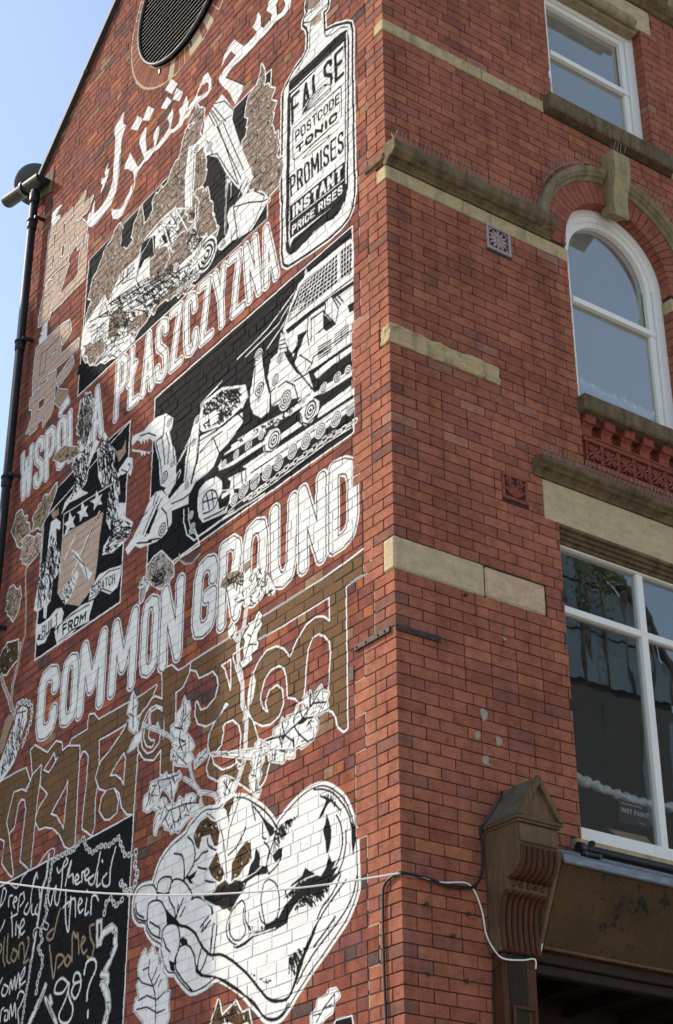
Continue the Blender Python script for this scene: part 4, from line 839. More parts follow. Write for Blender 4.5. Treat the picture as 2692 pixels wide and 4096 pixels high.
def stone_material(name, base, dark=(.10, .085, .06), soot=.5, streak=True, rough=.5):
    k = NT(name)
    c = k.mix(k.ramp(k.noise(7, 5, .65, stretch=(1, 1, 2.5)), [(.35, 0.), (.7, 1.)]), base, tuple(q*.72 for q in base))
    c = k.mix(1, c, k.ramp(k.noise(95, 4, .7), [(.3, .8), (.7, 1.15)]), 'MULTIPLY')
    s = k.ramp(k.noise(5, 5, .7, stretch=(2.5, 2.5, .5) if streak else None), [(1-soot-.12, 0.), (1-soot+.2, .85)])
    c = k.mix(s, c, dark)
    k.bump(k.math('ADD', k.noise(70, 5, .7), k.noise(260, 2)), rough, .006)
    return k.done(c, .9, .2)
def plain(name, col, rough=.6, spec=.4, var=.25, scale=30, bump=.1, metal=0, stretch=None):
    k = NT(name)
    c = k.mix(1, col, k.ramp(k.noise(scale, 5, .65, stretch=stretch), [(.3, 1-var), (.7, 1+var)]), 'MULTIPLY')
    if bump: k.bump(k.noise(scale*3, 3, stretch=stretch), bump, .003)
    k.b.inputs['Metallic'].default_value = metal
    return k.done(c, rough, spec)
def wood_material(name, a, b, chips=None):
    k = NT(name)
    g = k.noise(9, 6, .7, stretch=(7, 7, .6)); c = k.mix(k.ramp(g, [(.32, 0.), (.68, 1.)]), a, b)
    c = k.mix(1, c, k.ramp(k.noise(3, 3), [(.3, .7), (.7, 1.15)]), 'MULTIPLY')
    if chips:
        m = k.math('MULTIPLY', k.ramp(k.noise(9, 6, .72), [(.55, 0.), (.565, 1.)]), k.ramp(k.noise(2.6, 2, .5), [(.52, 0.), (.55, 1.)]))
        c = k.mix(m, c, (.012, .011, .01))
    k.bump(k.noise(40, 4, .6, stretch=(4, 4, .5)), .25, .003)
    return k.done(c, .68, .2)
def paint_white():
    k = NT('white_gloss_paint')
    c = k.mix(k.ramp(k.noise(14, 6, .75, stretch=(1.5, 1.5, .5)), [(.6, 0.), (.78, .8)]), (.78, .78, .75), (.36, .33, .28))
    k.bump(k.noise(60, 3), .12, .002); return k.done(c, .45, .4)
def glass_material(name, wavy, refl, dust=.05):
    k = NT(name); gl = k.n('BsdfGlossy'); gl.inputs['Roughness'].default_value = .0; gl.inputs['Color'].default_value = (1, .95, .86, 1)
    tr = k.n('BsdfTransparent'); tr.inputs['Color'].default_value = (.9, .93, .93, 1)
    df = k.n('BsdfDiffuse'); df.inputs['Color'].default_value = (.5, .5, .48, 1)
    lw = k.n('LayerWeight'); lw.inputs['Blend'].default_value = .5
    fr5 = k.math('ADD', refl, k.math('MULTIPLY', k.math('POWER', lw.outputs['Facing'], 4.), 1-refl))
    if wavy:
        bp = k.n('Bump'); bp.inputs['Strength'].default_value = wavy; bp.inputs['Distance'].default_value = .02
        k.l(k.noise(3.2, 1.5, .4, stretch=(1.6, 1, .8)), bp.inputs['Height']); k.l(bp.outputs[0], gl.inputs['Normal'])
    mx = k.n('MixShader'); k.l(fr5, mx.inputs[0]); k.l(tr.outputs[0], mx.inputs[1]); k.l(gl.outputs[0], mx.inputs[2])
    m2 = k.n('MixShader'); k.l(k.ramp(k.noise(4, 5, .7), [(.35, dust*.7), (.8, dust*1.4)]), m2.inputs[0]); k.l(mx.outputs[0], m2.inputs[1]); k.l(df.outputs[0], m2.inputs[2])
    k.l(m2.outputs[0], k.out.inputs['Surface']); return k.m

M = dict(
    brick=brick_material('facade_brick'), mbrick=brick_material('mural_brick', True, 1.3),
    mortar=mortar_material('dark_mortar', pale=.72), mmortar=mortar_material('mural_mortar', True, .72),  # mural mortar lies nearly flush; its dark colour stands in for joint shadow
    pale=plain('pale_mortar', (.40, .33, .23), .95, .1, .3, 60, .4),
    stone=stone_material('buff_sandstone', (.54, .415, .235), soot=.40),
    stone_clean=stone_material('cleaned_sandstone', (.56, .44, .275), dark=(.36, .28, .18), soot=.38, rough=.25),
    stone_pink=stone_material('pink_sandstone', (.60, .43, .29), dark=(.5, .29, .17), soot=.36, rough=.25),
    stone_dark=stone_material('sooty_sandstone', (.21, .15, .083), dark=(.038, .03, .022), soot=.5),
    stone_key=stone_material('weathered_keystone', (.40, .32, .19), dark=(.12, .10, .065), soot=.42),
    stone_hood=stone_material('sooty_hood_stone', (.30, .24, .145), dark=(.075, .062, .042), soot=.48),
    terracotta=plain('terracotta', (.24, .062, .04), .75, .3, .35, 25, .2),
    terra_dark=plain('dark_terracotta', (.13, .036, .026), .75, .3, .35, 25, .2),
    vent_pale=plain('lilac_glazed_tile', (.36, .27, .28), .55, .4, .2, 30, .1),
    black=plain('void_black', (.008, .008, .008), .9, .1, .1, 10, 0),
    white=paint_white(),
    iron=plain('black_cast_iron', (.012, .014, .016), .5, .3, .5, 40, .25),
    rust=plain('rusty_iron', (.05, .032, .026), .7, .3, .5, 30, .3),
    lead=plain('lead_sheet', (.20, .215, .24), .45, .5, .35, 14, .3, .3, (1, 3, 3)),
    wood=wood_material('oiled_oak', (.085, .05, .025), (.175, .112, .06)),
    wood_red=wood_material('red_mahogany', (.055, .020, .010), (.13, .052, .024)),
    wood_dark=wood_material('dark_walnut', (.016, .009, .006), (.04, .022, .014)),
    wood_roof=stone_material('weathered_timber_roof', (.16, .13, .09), dark=(.05, .05, .035), soot=.45),
    fascia=wood_material('brown_painted_fascia', (.05, .026, .010), (.082, .044, .018), True),
    glass_sky=glass_material('sash_glass', .012, .27, .17), glass_old=glass_material('wavy_old_glass', .03, .13, .015),
    cable_w=plain('white_cable', (.78, .77, .72), .5, .4, .08, 30, 0), cable_k=plain('black_cable', (.012, .012, .013), .5, .4, .2, 30, 0),
    wire=plain('spike_wire', (.33, .25, .19), .45, .5, .2, 30, 0, .4),
    steel=plain('blackened_steel', (.02, .02, .022), .4, .5, .2, 30, .05, .2),
    room=plain('unlit_room_tone', (.10, .11, .13), .9, .1, .2, 3, 0), roomdark=plain('unlit_core_tone', (.012, .013, .016), .9, .1, .2, 3, 0),  # darkness of the unlit interiors is put into these colours
    wrap=plain('crumpled_plastic_wrap', (.62, .64, .66), .25, .6, .25, 35, .8),
    card=plain('cardboard', (.45, .30, .17), .8, .2, .15, 20, .1), sign=plain('charcoal_card', (.03, .03, .034), .6, .3, .1, 20, 0),
    signtext=plain('white_print', (.7, .7, .72), .6, .3, .05, 20, 0),
    slate=plain('slate', (.05, .052, .055), .7, .3, .3, 20, .2),
    setts=plain('pale_bounce_setts', (.27, .25, .23), .9, .2, .25, 6, .3), bounce_stone=plain('pale_bounce_stone', (.5, .45, .38), .9, .2, .15, 6, .1),
    tarmac=plain('asphalt', (.05, .05, .052), .9, .2, .3, 40, .4), paving=plain('paving_stone', (.28, .26, .23), .9, .2, .2, 12, .2),
    galv=plain('grey_galvanised', (.085, .095, .10), .6, .3, .12, 8, .05, .1),
    patch=plain('cement_patch', (.34, .30, .24), .95, .1, .25, 80, .8),
    blueglass=plain('blue_curtain_glass', (.05, .085, .12), .08, .8, .3, 1, 0), mullion=plain('dark_mullion', (.02, .02, .023), .5, .4, .2, 10, 0),
    nbrick=plain('distant_red_brick', (.20, .08, .055), .9, .2, .25, 14, .3), leaf=plain('leaf_green', (.05, .09, .03), .6, .3, .4, 20, 0),
    bark=plain('bark', (.06, .045, .03), .9, .2, .3, 20, .4),
)

# ---------------------------------------------------------------- ground
g = MB().box(-60, 60, -60, 60, -.4, 0).build('ground', M['setts']); g['kind'] = 'structure'  # unseen ground, made pale to bounce sunlight up onto the front
pv = MB().box(-2.2, 6, -2.6, -.4, .004, .13, .01).box(-2.2, -.35, -.4, 30, .004, .13, .01).build('pavement', M['paving']); pv['kind'] = 'structure'

# ---------------------------------------------------------------- brick building
bld = thing('brick_building', 'red brick corner building with a black and white mural on its gable wall', 'building')
W_ = 6.2; APEX_Y, APEX_Z, SL = 3.1, 16.42, .845
def gable(y): return APEX_Z-abs(y-APEX_Y)*SL
VC, VR = (3.128, 14.24), .83
# backing walls, drawn as outlines with holes and given thickness
def holed_wall(name, outer, holes, thick, m, place):
    cu_ = bpy.data.curves.new(name, 'CURVE'); cu_.dimensions = '2D'; cu_.fill_mode = 'BOTH'; cu_.extrude = thick/2
    for ring in [outer]+holes:
        sp = cu_.splines.new('POLY'); sp.points.add(len(ring)-1)
        for q, p in zip(sp.points, ring): q.co = (p[0], p[1], 0, 1)
        sp.use_cyclic_u = True
    tmp = bpy.data.objects.new('tmp', cu_); COL.objects.link(tmp)
    dg = bpy.context.evaluated_depsgraph_get(); me = bpy.data.meshes.new_from_object(tmp.evaluated_get(dg))
    bpy.data.objects.remove(tmp); bpy.data.curves.remove(cu_)
    for v in me.vertices: v.co = place(v.co)
    me.materials.clear(); me.materials.append(m)
    bm = bmesh.new(); bm.from_mesh(me); bmesh.ops.recalc_face_normals(bm, faces=bm.faces); bm.to_mesh(me); bm.free()
    return link(name, me, bld)
REC = .009
E_ = .008
def rect(x0, x1, z0, z1): return [(x0, z0), (x1, z0), (x1, z1), (x0, z1)]
WX0, WX1 = 1.765, 2.90; ACX, ACZ, AR = 2.3325, 9.975, .5675
def arch_hole(e=0., sill=8.46):
    return [(WX0-e, sill), (WX1+e, sill)]+[(ACX+(AR+e)*math.cos(a), ACZ+(AR+e)*math.sin(a)) for a in [math.pi*i/28 for i in range(29)]]
FX1, FZ1 = 5.2, 13.95
TW = (1.742, 2.90, 11.30, 12.80); LW = (1.468, 3.195, 5.02, 7.40); SHOP = (.93, 4.6, .0, 4.30)
PANEL = (1.79, 2.875, 7.80, 8.40)
fac = holed_wall('facade_wall', [(.012, .01), (FX1, .01), (FX1, FZ1), (.012, FZ1)],
    [rect(TW[0]-E_, TW[1]+E_, TW[2], TW[3]+.2), arch_hole(E_, PANEL[2]-.01), rect(LW[0]-E_, LW[1]+E_, LW[2], LW[3]+.02), rect(SHOP[0], SHOP[1], .05, SHOP[3])],
    .17, M['mortar'], lambda c: Vector((c[0], REC+.085+c[2], c[1])))
tag(fac, 'plain red brick street front with sash windows')
ring = [(VC[0]+1.0*math.cos(2*math.pi*i/48), VC[1]+1.0*math.sin(2*math.pi*i/48)) for i in range(48)]
mur = holed_wall('mural_wall', [(REC+.172, .01), (W_, .01), (W_, gable(W_)-.02), (APEX_Y, APEX_Z-.02), (.012+.172, gable(.184)-.02)],
    [[(VC[0]+.84*math.cos(2*math.pi*i/48), VC[1]+.84*math.sin(2*math.pi*i/48)) for i in range(48)]],
    .17, M['mmortar'], lambda c: Vector((.0024+.085+c[2], c[0], c[1])))
tag(mur, 'gable wall painted with a black and white mural and large lettering')
# added solid core, so no light comes through
core = MB().box(.2, FX1, 3.2, W_-.05, .02, 13.6).box(.182, .4, .2, 3.2, .02, 13.6).box(4.9, FX1-.002, .19, 3.2, .02, 13.6)
core.box(.4, 4.9, .182, 3.2, 4.45, 4.75).box(.4, 4.9, .182, 3.2, 7.5, 7.7).box(.4, 4.9, .182, 3.2, 10.7, 10.95).box(.4, 4.9, .182, 3.2, 13.3, 13.55)
core.build('light_block_core', M['roomdark'], bld)

# --- bricks
bricks = []      # (wall, verts, colour, area)
RZ = []
for z0, z1, n in ((.04, 6.60, 82), (6.60, 6.84, 3), (6.84, 8.335, 19), (8.335, 8.495, 2), (8.495, 9.76, 16), (9.76, 10.08, 4), (10.08, 11.20, 14), (11.20, 11.315, 2), (11.315, 16.355, 63)):
    RZ += [(z0+(z1-z0)*i/n, z0+(z1-z0)*(i+1)/n) for i in range(n)]
def project(P):
    d = Vector(P)-Vector(CAM); w = d.dot(cf)
    return 1346+FPX*d.dot(cr)/w, 2048-FPX*d.dot(cu)/w
def lerp(a, b, t): return tuple(p+(q-p)*t for p, q in zip(a, b))
def fac_col(header=False):
    u = rnd.random(); c = (.35, .122, .076)
    if header and u < .55: c = (.22, .095, .072)
    elif u < .08: c = (.29, .105, .078)
    elif u < .20: c = (.385, .142, .082)
    elif u < .215: c = (.35, .16, .115)
    elif u < .40: c = (.325, .110, .072)
    k = rnd.uniform(.9, 1.1); return tuple(q*k for q in c)
def mur_col():
    u = rnd.random(); c = (.255, .080, .056)
    if u < .12: c = (.19, .070, .062)
    elif u < .22: c = (.34, .112, .058)
    elif u < .25: c = (.26, .15, .095)
    elif u < .275: c = (.11, .07, .062)
    elif u < .45: c = (.22, .072, .055)
    k = rnd.uniform(.87, 1.13); return tuple(q*k for q in c)
def add_brick(wall, c, size, col, bev, jit):
    V, Fc = cbox(c, size, bev)
    if jit:
        for s in range(8): V[s*3:s*3+3] += np.array([rnd.uniform(-jit, jit) for _ in range(3)])
    bricks.append([wall, V, col, None]); return V
JF, JM = .0068, .0066
# facade field
blockers = [(TW[0], TW[1], TW[2], 13.2), (WX0, WX1, PANEL[2], ACZ), (LW[0], LW[1], LW[2], LW[3]), (SHOP[0], SHOP[1], 0, SHOP[3]),
    (0, .755, 6.60, 6.84), (.75, 1.302, 6.60, 6.84), (0, .992, 8.335, 8.495), (0, 1.78, 9.76, 9.89), (2.88, FX1, 9.76, 9.89), (-1, FX1, 11.20, 11.315),
    (.937, 1.182, 9.551, 9.784), (.953, 1.194, 7.419, 7.632), (1.335, 3.33, 7.372, 7.69), (1.56, 3.04, 12.80, 13.08), (1.37, 3.3, 4.985, 5.06), (WX0, WX1, 8.40, 8.5)]
for k, (z0, z1) in enumerate(RZ):
    if z1 > FZ1: break
    zm = (z0+z1)/2; par = k % 2
    blk = [(a, b) for a, b, c, d in blockers if c < zm < d]
    if ACZ < zm < ACZ+.77: hw = math.sqrt(max(0, .768**2-(zm-ACZ)**2)); blk.append((ACX-hw, ACX+hw))
    x = .1085 if par else .2225
    edges = [x]
    while x < FX1:
        x += .2225 if rnd.random() > .10 else rnd.choice((.111, .165)); edges.append(min(x, FX1))
    for a, b in zip(edges[:-1], edges[1:]):
        iv = [(a, b)]
        for p, q in blk:
            nv = []
            for s, t in iv:
                if q <= s or p >= t: nv.append((s, t)); continue
                if s < p: nv.append((s, p-.001))
                if q < t: nv.append((q+.001, t))
            iv = nv
        for s, t in iv:
            if t-s < .022: continue
            jl = 0 if any(abs(s-.001-q) < 1e-6 for p, q in blk) else JF/2; jr = 0 if any(abs(t+.001-p) < 1e-6 for p, q in blk) else JF/2
            d = rnd.uniform(-.0012, .0012)
            add_brick('f', ((s+jl+t-jr)/2, .055+d, zm), (t-jr-s-jl, .11, z1-z0-JF), fac_col(), .0022, .0007)
# quoin bricks at the corner, and the toothed strip on the gable side
seam = {}; blocklen = 0; S = .33
for k, (z0, z1) in enumerate(RZ):
    if blocklen == 0: blocklen = rnd.choice((3, 4, 5, 7)); S = rnd.choice((.333, .222, .445)) if S == .333 else .333
    blocklen -= 1; seam[k] = S
for k, (z0, z1) in enumerate(RZ):
    zm = (z0+z1)/2; par = k % 2; S = seam[k]
    if zm > gable(.05): break
    stone = (6.6 < zm < 6.84 or 8.335 < zm < 8.495 or 9.76 < zm < 9.885 or 11.2 < zm < 11.315)
    if not stone:
        if par: add_brick('q', (.053, .1095, zm), (.104, .217, z1-z0-JF), fac_col(rnd.random() < .7), .0025, .0008)
        else: add_brick('q', (.1095, .053, zm), (.217, .104, z1-z0-JF), fac_col(), .0025, .0008)
        y = .2225 if par else .1085
    else: y = .118
    first = True
    while y < S-.03:
        L = S-y if S-y < .26 else (.111 if first and par == 0 and S > .4 else .2225)
        add_brick('q', (.055, y+L/2, zm), (.11, L-JF, z1-z0-JF), fac_col(), .0025, .001); y += L; first = False
# mural wall field
for k, (z0, z1) in enumerate(RZ):
    zm = (z0+z1)/2
    if zm > APEX_Z-.05: break
    y0 = seam[k]; y = y0+.004; hrow = (k % 5 == 2)
    first = True
    while y < W_-.02:
        L = .1135 if hrow else .2275
        if first: L *= rnd.choice((.5, .75, 1.)); first = False
        elif rnd.random() < .12: L = rnd.choice((.1135, .17))
        L = min(L, W_-y)
        if W_-(y+L) < .04: L = W_-y
        ye = y+L
        jn = rnd.uniform(.8, 1.25)*JM
        lo = min(y, ye); inside = zm < min(gable(y), gable(ye))+.06
        dv = math.hypot((y+ye)/2-VC[0], zm-VC[1])
        if zm < max(gable(y), gable(ye)) and dv > 1.0:
            d = rnd.uniform(-.0026, .0004)
            V = add_brick('m', (.055+d, (y+ye)/2, zm+rnd.uniform(-.0015, .0015)), (.11, L-jn, z1-z0-jn+rnd.uniform(-.001, .001)), mur_col(), .003, .0018)
            for v in V:
                lim = (APEX_Z-.03-v[2])/SL
                v[1] = max(min(v[1], APEX_Y+lim), APEX_Y-lim)
                dz = v[2]-VC[1]
                if abs(dz) < 1.075:
                    c = math.sqrt(1.075**2-dz*dz)
                    if abs(v[1]-VC[0]) < c: v[1] = VC[0]+math.copysign(c, ((y+ye)/2-VC[0]))
        y = ye
# which bricks show largest
def shoelace(q): return abs(sum(q[i][0]*q[(i+1) % len(q)][1]-q[(i+1) % len(q)][0]*q[i][1] for i in range(len(q))))/2
for b in bricks:
    V = b[1]; mn = V.min(0); mx = V.max(0); a = 0.
    if b[0] in 'fq': a += shoelace([project((x, 0, z)) for x, z in ((mn[0], mn[2]), (mx[0], mn[2]), (mx[0], mx[2]), (mn[0], mx[2]))]) if (b[0] == 'f' or mn[1] < .01) else 0
    if b[0] in 'mq': a += shoelace([project((0, y, z)) for y, z in ((mn[1], mn[2]), (mx[1], mn[2]), (mx[1], mx[2]), (mn[1], mx[2]))])
    p = project(tuple((mn+mx)/2)); b[3] = a if (0 < p[0] < 2692 and 0 < p[1] < 4096) else 0.
order = sorted(range(len(bricks)), key=lambda i: -bricks[i][3]); single = set(order[:300])
def brick_mesh(name, items, m):
    n = len(items); V = np.concatenate([b[1] for b in items]); Fc = CT[2]
    fs = [tuple(i*24+j for j in f) for i in range(n) for f in Fc]
    me = bpy.data.meshes.new(name); me.from_pydata(V.tolist(), [], fs)
    at = me.attributes.new('bc', 'FLOAT_COLOR', 'POINT')
    at.data.foreach_set('color', np.repeat(np.array([(*b[2], 1.) for b in items], np.float32), 24, axis=0).ravel())
    me.materials.append(m); return me
for i in sorted(single):
    b = bricks[i]; link('brick', brick_mesh('brick', [b], M['mbrick' if b[0] == 'm' else 'brick']), mur if b[0] == 'm' else fac)
for w, m, par in (('f', 'brick', fac), ('q', 'brick', fac), ('m', 'mbrick', mur)):
    o = link('brick_field' if w != 'q' else 'corner_brick_field', brick_mesh('brick_field', [b for i, b in enumerate(bricks) if b[0] == w and i not in single], M[m]), par); o['kind'] = 'stuff'

# --- pale pointing down the toothed seam
mb = MB()
for k, (z0, z1) in enumerate(RZ):
    if z1 > 12.5 or z0 < 3.2: continue
    if rnd.random() < (.6 if z0 < 6.5 else .18): mb.box(.0015, .02, seam[k]-.003, seam[k]+.004, z0+rnd.uniform(0, .03), z1+.003)
    if k and seam[k-1] != seam[k] and rnd.random() < (.7 if z0 < 6.5 else .2): mb.box(.001, .02, min(seam[k], seam[k-1]), max(seam[k], seam[k-1]), z0-.005, z0+.004)
po = mb.build('pointing', M['pale'], mur); po['kind'] = 'stuff'

# --- voussoirs round the arch and the round louvre
def wedge(c, r0, r1, a0, a1, t0, t1, plane, zsq=None):
    q = [(c[0]+r*math.cos(a), c[1]+r*math.sin(a)) for r, a in ((r0, a0), (r1, a0), (r1, a1), (r0, a1))]
    vs = [(p[0], t0, p[1]) if plane == 'y' else (t0, p[0], p[1]) for p in q]+[(p[0], t1, p[1]) if plane == 'y' else (t1, p[0], p[1]) for p in q]
    return vs, [(0, 1, 2, 3), (7, 6, 5, 4), (0, 4, 5, 1), (1, 5, 6, 2), (2, 6, 7, 3), (3, 7, 4, 0)]
def wedge_obj(name, args, col, m, parent):
    mb = MB(); vs, fs = wedge(*args); mb.add(vs, fs); o = mb.build(name, m, parent)
    at = o.data.attributes.new('bc', 'FLOAT_COLOR', 'POINT'); at.data.foreach_set('color', list((*col, 1.))*len(o.data.vertices)); return o
NV = 31
for i in range(NV):
    a0 = math.pi*i/NV; a1 = math.pi*(i+1)/NV; g_ = .0035/.65
    if abs((a0+a1)/2-math.pi/2) < .06: continue
    c = fac_col(); c = lerp(c, (.30, .10, .075), .5)
    wedge_obj('arch_brick', ((ACX, ACZ), AR, .768, a0+g_, a1-g_, .0+rnd.uniform(-.001, .001), .12, 'y'), c, M['brick'], fac)
mb = MB()
for i in range(40):
    vs, fs = wedge((ACX, ACZ), AR+.006, .766, math.pi*i/40, math.pi*(i+1)/40, .006, .11, 'y'); mb.add(vs, fs)
mb.build('arch_mortar', M['mortar'], fac)
NR = 62
for i in range(NR):
    a0 = 2*math.pi*i/NR; a1 = 2*math.pi*(i+1)/NR; g_ = .0075/.95
    wedge_obj('ring_brick', (VC, .855, 1.05, a0+g_, a1-g_, rnd.uniform(-.003, .002), .12, 'x'), lerp(mur_col(), (.26, .08, .055), .6), M['mbrick'], mur)
mb = MB()
for i in range(64):
    vs, fs = wedge(VC, .84, 1.085, 2*math.pi*i/64, 2*math.pi*(i+1)/64, .0012, .11, 'x'); mb.add(vs, fs)
mb.build('ring_mortar', M['pale'], mur)

# --- round louvre
lv = MB()
pts = [(-.045, VC[0]+VR*math.cos(2*math.pi*i/72), VC[1]+VR*math.sin(2*math.pi*i/72)) for i in range(73)]
lv.tube(pts, .016, 8, False)
lvo = lv.build('round_louvre', M['galv'], bld); tag(lvo, 'large round black louvre high in the gable')
mb = MB()
for i in range(72):
    a, b = 2*math.pi*i/72, 2*math.pi*(i+1)/72
    q = [(VC[0]+.826*math.cos(t), VC[1]+.826*math.sin(t)) for t in (a, b)]
    mb.add([(-.04, *q[0]), (-.04, *q[1]), (.1, *q[1]), (.1, *q[0])], [(0, 1, 2, 3)])
mb.add([(.06, VC[0]+.83*math.cos(2*math.pi*i/48), VC[1]+.83*math.sin(2*math.pi*i/48)) for i in range(48)], [tuple(range(48))])
mb.build('louvre_box', M['black'], lvo)
nsl = 30
for i in range(nsl):
    z = VC[1]-VR+2*VR*(i+.5)/nsl; hw = math.sqrt(max(.01, (VR-.008)**2-(z-VC[1])**2))
    MB().prism([(-.033, z-.024), (-.030, z-.027), (.03, z+.021), (.026, z+.024)], 'y', VC[0]-hw, VC[0]+hw).build('slat', M['black'], lvo)
    MB().box(-.036, -.031, VC[0]-hw, VC[0]+hw, z-.031, z-.0275).build('slat_lip', M['galv'], lvo)
for a in (-100, -62, -150): 
    p = (VC[0]+.9*math.cos(R(a)), VC[1]+.9*math.sin(R(a))); MB().box(-.012, 0, p[0]-.012, p[0]+.012, p[1]-.03, p[1]+.03, .003).build('fixing_lug', M['iron'], lvo)

# --- verge, kneeler and roof
th = math.atan(SL)
mb = MB()
def roofstrip(sgn):
    y1 = APEX_Y+sgn*(W_/2+.12); z1 = gable(APEX_Y+W_/2+.12)
    n = (math.sin(th)*sgn, math.cos(th)); lo, hi = -.035, .02
    return [(APEX_Y, APEX_Z+lo/n[1]), (y1, z1+lo/n[1]), (y1, z1+hi/n[1]), (APEX_Y, APEX_Z+hi/n[1])]
for s in (1, -1): mb.prism(roofstrip(s), 'x', -.05, .2)
vg = mb.build('verge', M['slate'], bld); subdivide(vg, 6); blob(vg, 9, .006)
mb = MB()
for s in (1, -1):
    y1 = APEX_Y+s*(W_/2+.12); z1 = gable(APEX_Y+W_/2+.12)
    mb.prism([(APEX_Y, APEX_Z-.03), (y1, z1-.03), (y1, z1+.03), (APEX_Y, APEX_Z+.03)], 'x', .2, FX1)
mb.build('roof', M['slate'], bld)
kn = MB().prism([(5.80, 13.46), (6.215, 13.56), (6.215, 13.80), (5.80, 13.80)], 'x', -.012, .1).build('kneeler', M['stone_dark'], bld)
MB().sphere((-.03, 5.17, gable(5.17)-.02), (.03, .05, .035)).build('moss_tuft', M['leaf'], bld)

# --- stones
def stone(name, x0, x1, y0, y1, z0, z1, m, bev=.006, cuts=5, rough=.0, sc=14, seed=0):
    o = MB().box(x0, x1, y0, y1, z0, z1, bev).build(name, m, bld, fix=False)
    if rough:
        subdivide(o, cuts); keep = [v.co.copy() for v in o.data.vertices]; blob(o, sc, rough, seed); blob(o, sc*3, rough*.5, seed)
        for v, q in zip(o.data.vertices, keep): v.co.x = q.x+(v.co.x-q.x)*.35; v.co.z = q.z+(v.co.z-q.z)*.3
    return o
stone('stone_band', -.006, .752, -.006, .114, 6.602, 6.838, M['stone_clean'], .012, 6, .004, 7)
stone('stone_band', .757, 1.298, -.005, .11, 6.602, 6.836, M['stone_pink'], .018, 6, .004, 7, 3)
stone('stone_block', -.008, .988, -.012, .105, 8.339, 8.491, M['stone'], .006, 17, .02, 18, 5)
stone('stone_band', -.006, .716, -.007, .112, 9.762, 9.884, M['stone'], .006, 5, .003, 9)
stone('stone_band', .719, 1.772, -.006, .11, 9.762, 9.884, M['stone'], .006, 5, .003, 9, 2)
stone('stone_band', 2.895, FX1, -.006, .11, 9.762, 9.884, M['stone'], .006)
stone('stone_band', -.008, .972, -.012, .112, 11.202, 11.312, M['stone'], .008, 6, .004, 9, 1)
stone('stone_band', .976, 1.628, -.012, .11, 11.202, 11.312, M['stone'], .006, 5, .003, 9, 4)
stone('stone_band', 3.08, FX1, -.012, .11, 11.202, 11.312, M['stone'], .006)
stone('stone_block', -.016, .05, .004, .25, 9.945, 10.01, M['stone_dark'], .01, 5, .008, 12, 6)
# moulded string course with its return
def moulding(name, prof, x0, x1, m, seed=0, cuts=0):
    o = MB().prism(prof, 'x', x0, x1).build(name, m, bld)
    bm = bmesh.new(); bm.from_mesh(o.data); bmesh.ops.triangulate(bm, faces=[f for f in bm.faces if len(f.verts) > 4]); bm.to_mesh(o.data); bm.free()
    return o
corn = lambda z0, z1, p: [(0.02, z0), (-.018, z0), (-.022, z0+.02), (-.05, z0+.045), (-.075, z0+.05), (-.088, z0+.065), (-p+.01, z0+.075), (-p, z0+.085), (-p, z1-.035), (-p+.012, z1-.022), (-.05, z1-.012), (.02, z1)]
moulding('cornice', corn(9.887, 10.085, .115), -.006, .55, M['stone_dark'])
moulding('cornice', corn(9.887, 10.084, .114), .553, 1.585, M['stone_dark'])
moulding('cornice', corn(9.887, 10.084, .114), 3.08, FX1, M['stone_dark'])
moulding('cornice', corn(7.690, 7.835, .125), 1.252, 2.30, M['stone_dark'])
moulding('cornice', corn(7.690, 7.834, .124), 2.303, 3.41, M['stone_dark'])
# first floor lintel with rebates
o = stone('lintel', 1.337, 3.328, -.004, .11, 7.373, 7.688, M['stone_clean'], .004)
mb = MB()
for i, (y, z) in enumerate(((.0, 7.378), (.03, 7.352), (.055, 7.325), (.08, 7.30))): mb.box(LW[0]+.002, LW[1]-.002, y+.002, y+.04, z-.026, z+.02+.001*i)
mb.build('lintel_moulding', M['stone_dark'], bld)
# top window lintel, roll, sill; eaves string and brackets
stone('lintel', 1.56, 3.036, -.004, .10, 12.803, 13.078, M['stone_clean'], .004)
mb = MB(); mb.tube([(1.70, -.028, 12.80), (2.80, -.028, 12.80)], .042, 14).box(1.66, 2.80, -.028, .1, 12.772, 12.80, .004).box(1.66, 2.86, .01, .1, 12.735, 12.772, .004).box(1.68, 2.80, -.05, -.004, 12.838, 12.86, .003)
mb.build('lintel_roll', M['stone_key'], bld)
stone('sill', 1.642, 3.072, -.085, .09, 11.222, 11.388, M['stone_dark'], .012, 5, .003, 8, 7)
moulding('eaves_string', [(.02, 13.085), (-.02, 13.085), (-.045, 13.11), (-.06, 13.115), (-.09, 13.14), (-.10, 13.15), (-.10, 13.20), (-.06, 13.215), (.02, 13.23)], 1.2, FX1, M['stone_dark'])
for x in (1.45, 3.32, 4.6):
    prof = [(-.0, 13.24), (-.06, 13.24), (-.09, 13.33), (-.16, 13.40), (-.24, 13.43), (-.24, 13.60), (.02, 13.60)]
    MB().prism(prof, 'x', x-.08, x+.08).build('eaves_bracket', M['stone_key'], bld)
moulding('eaves_cornice', [(.02, 13.6), (-.28, 13.6), (-.36, 13.7), (-.42, 13.8), (-.42, 13.88), (.02, 13.9)], -.02, FX1, M['stone_dark'])
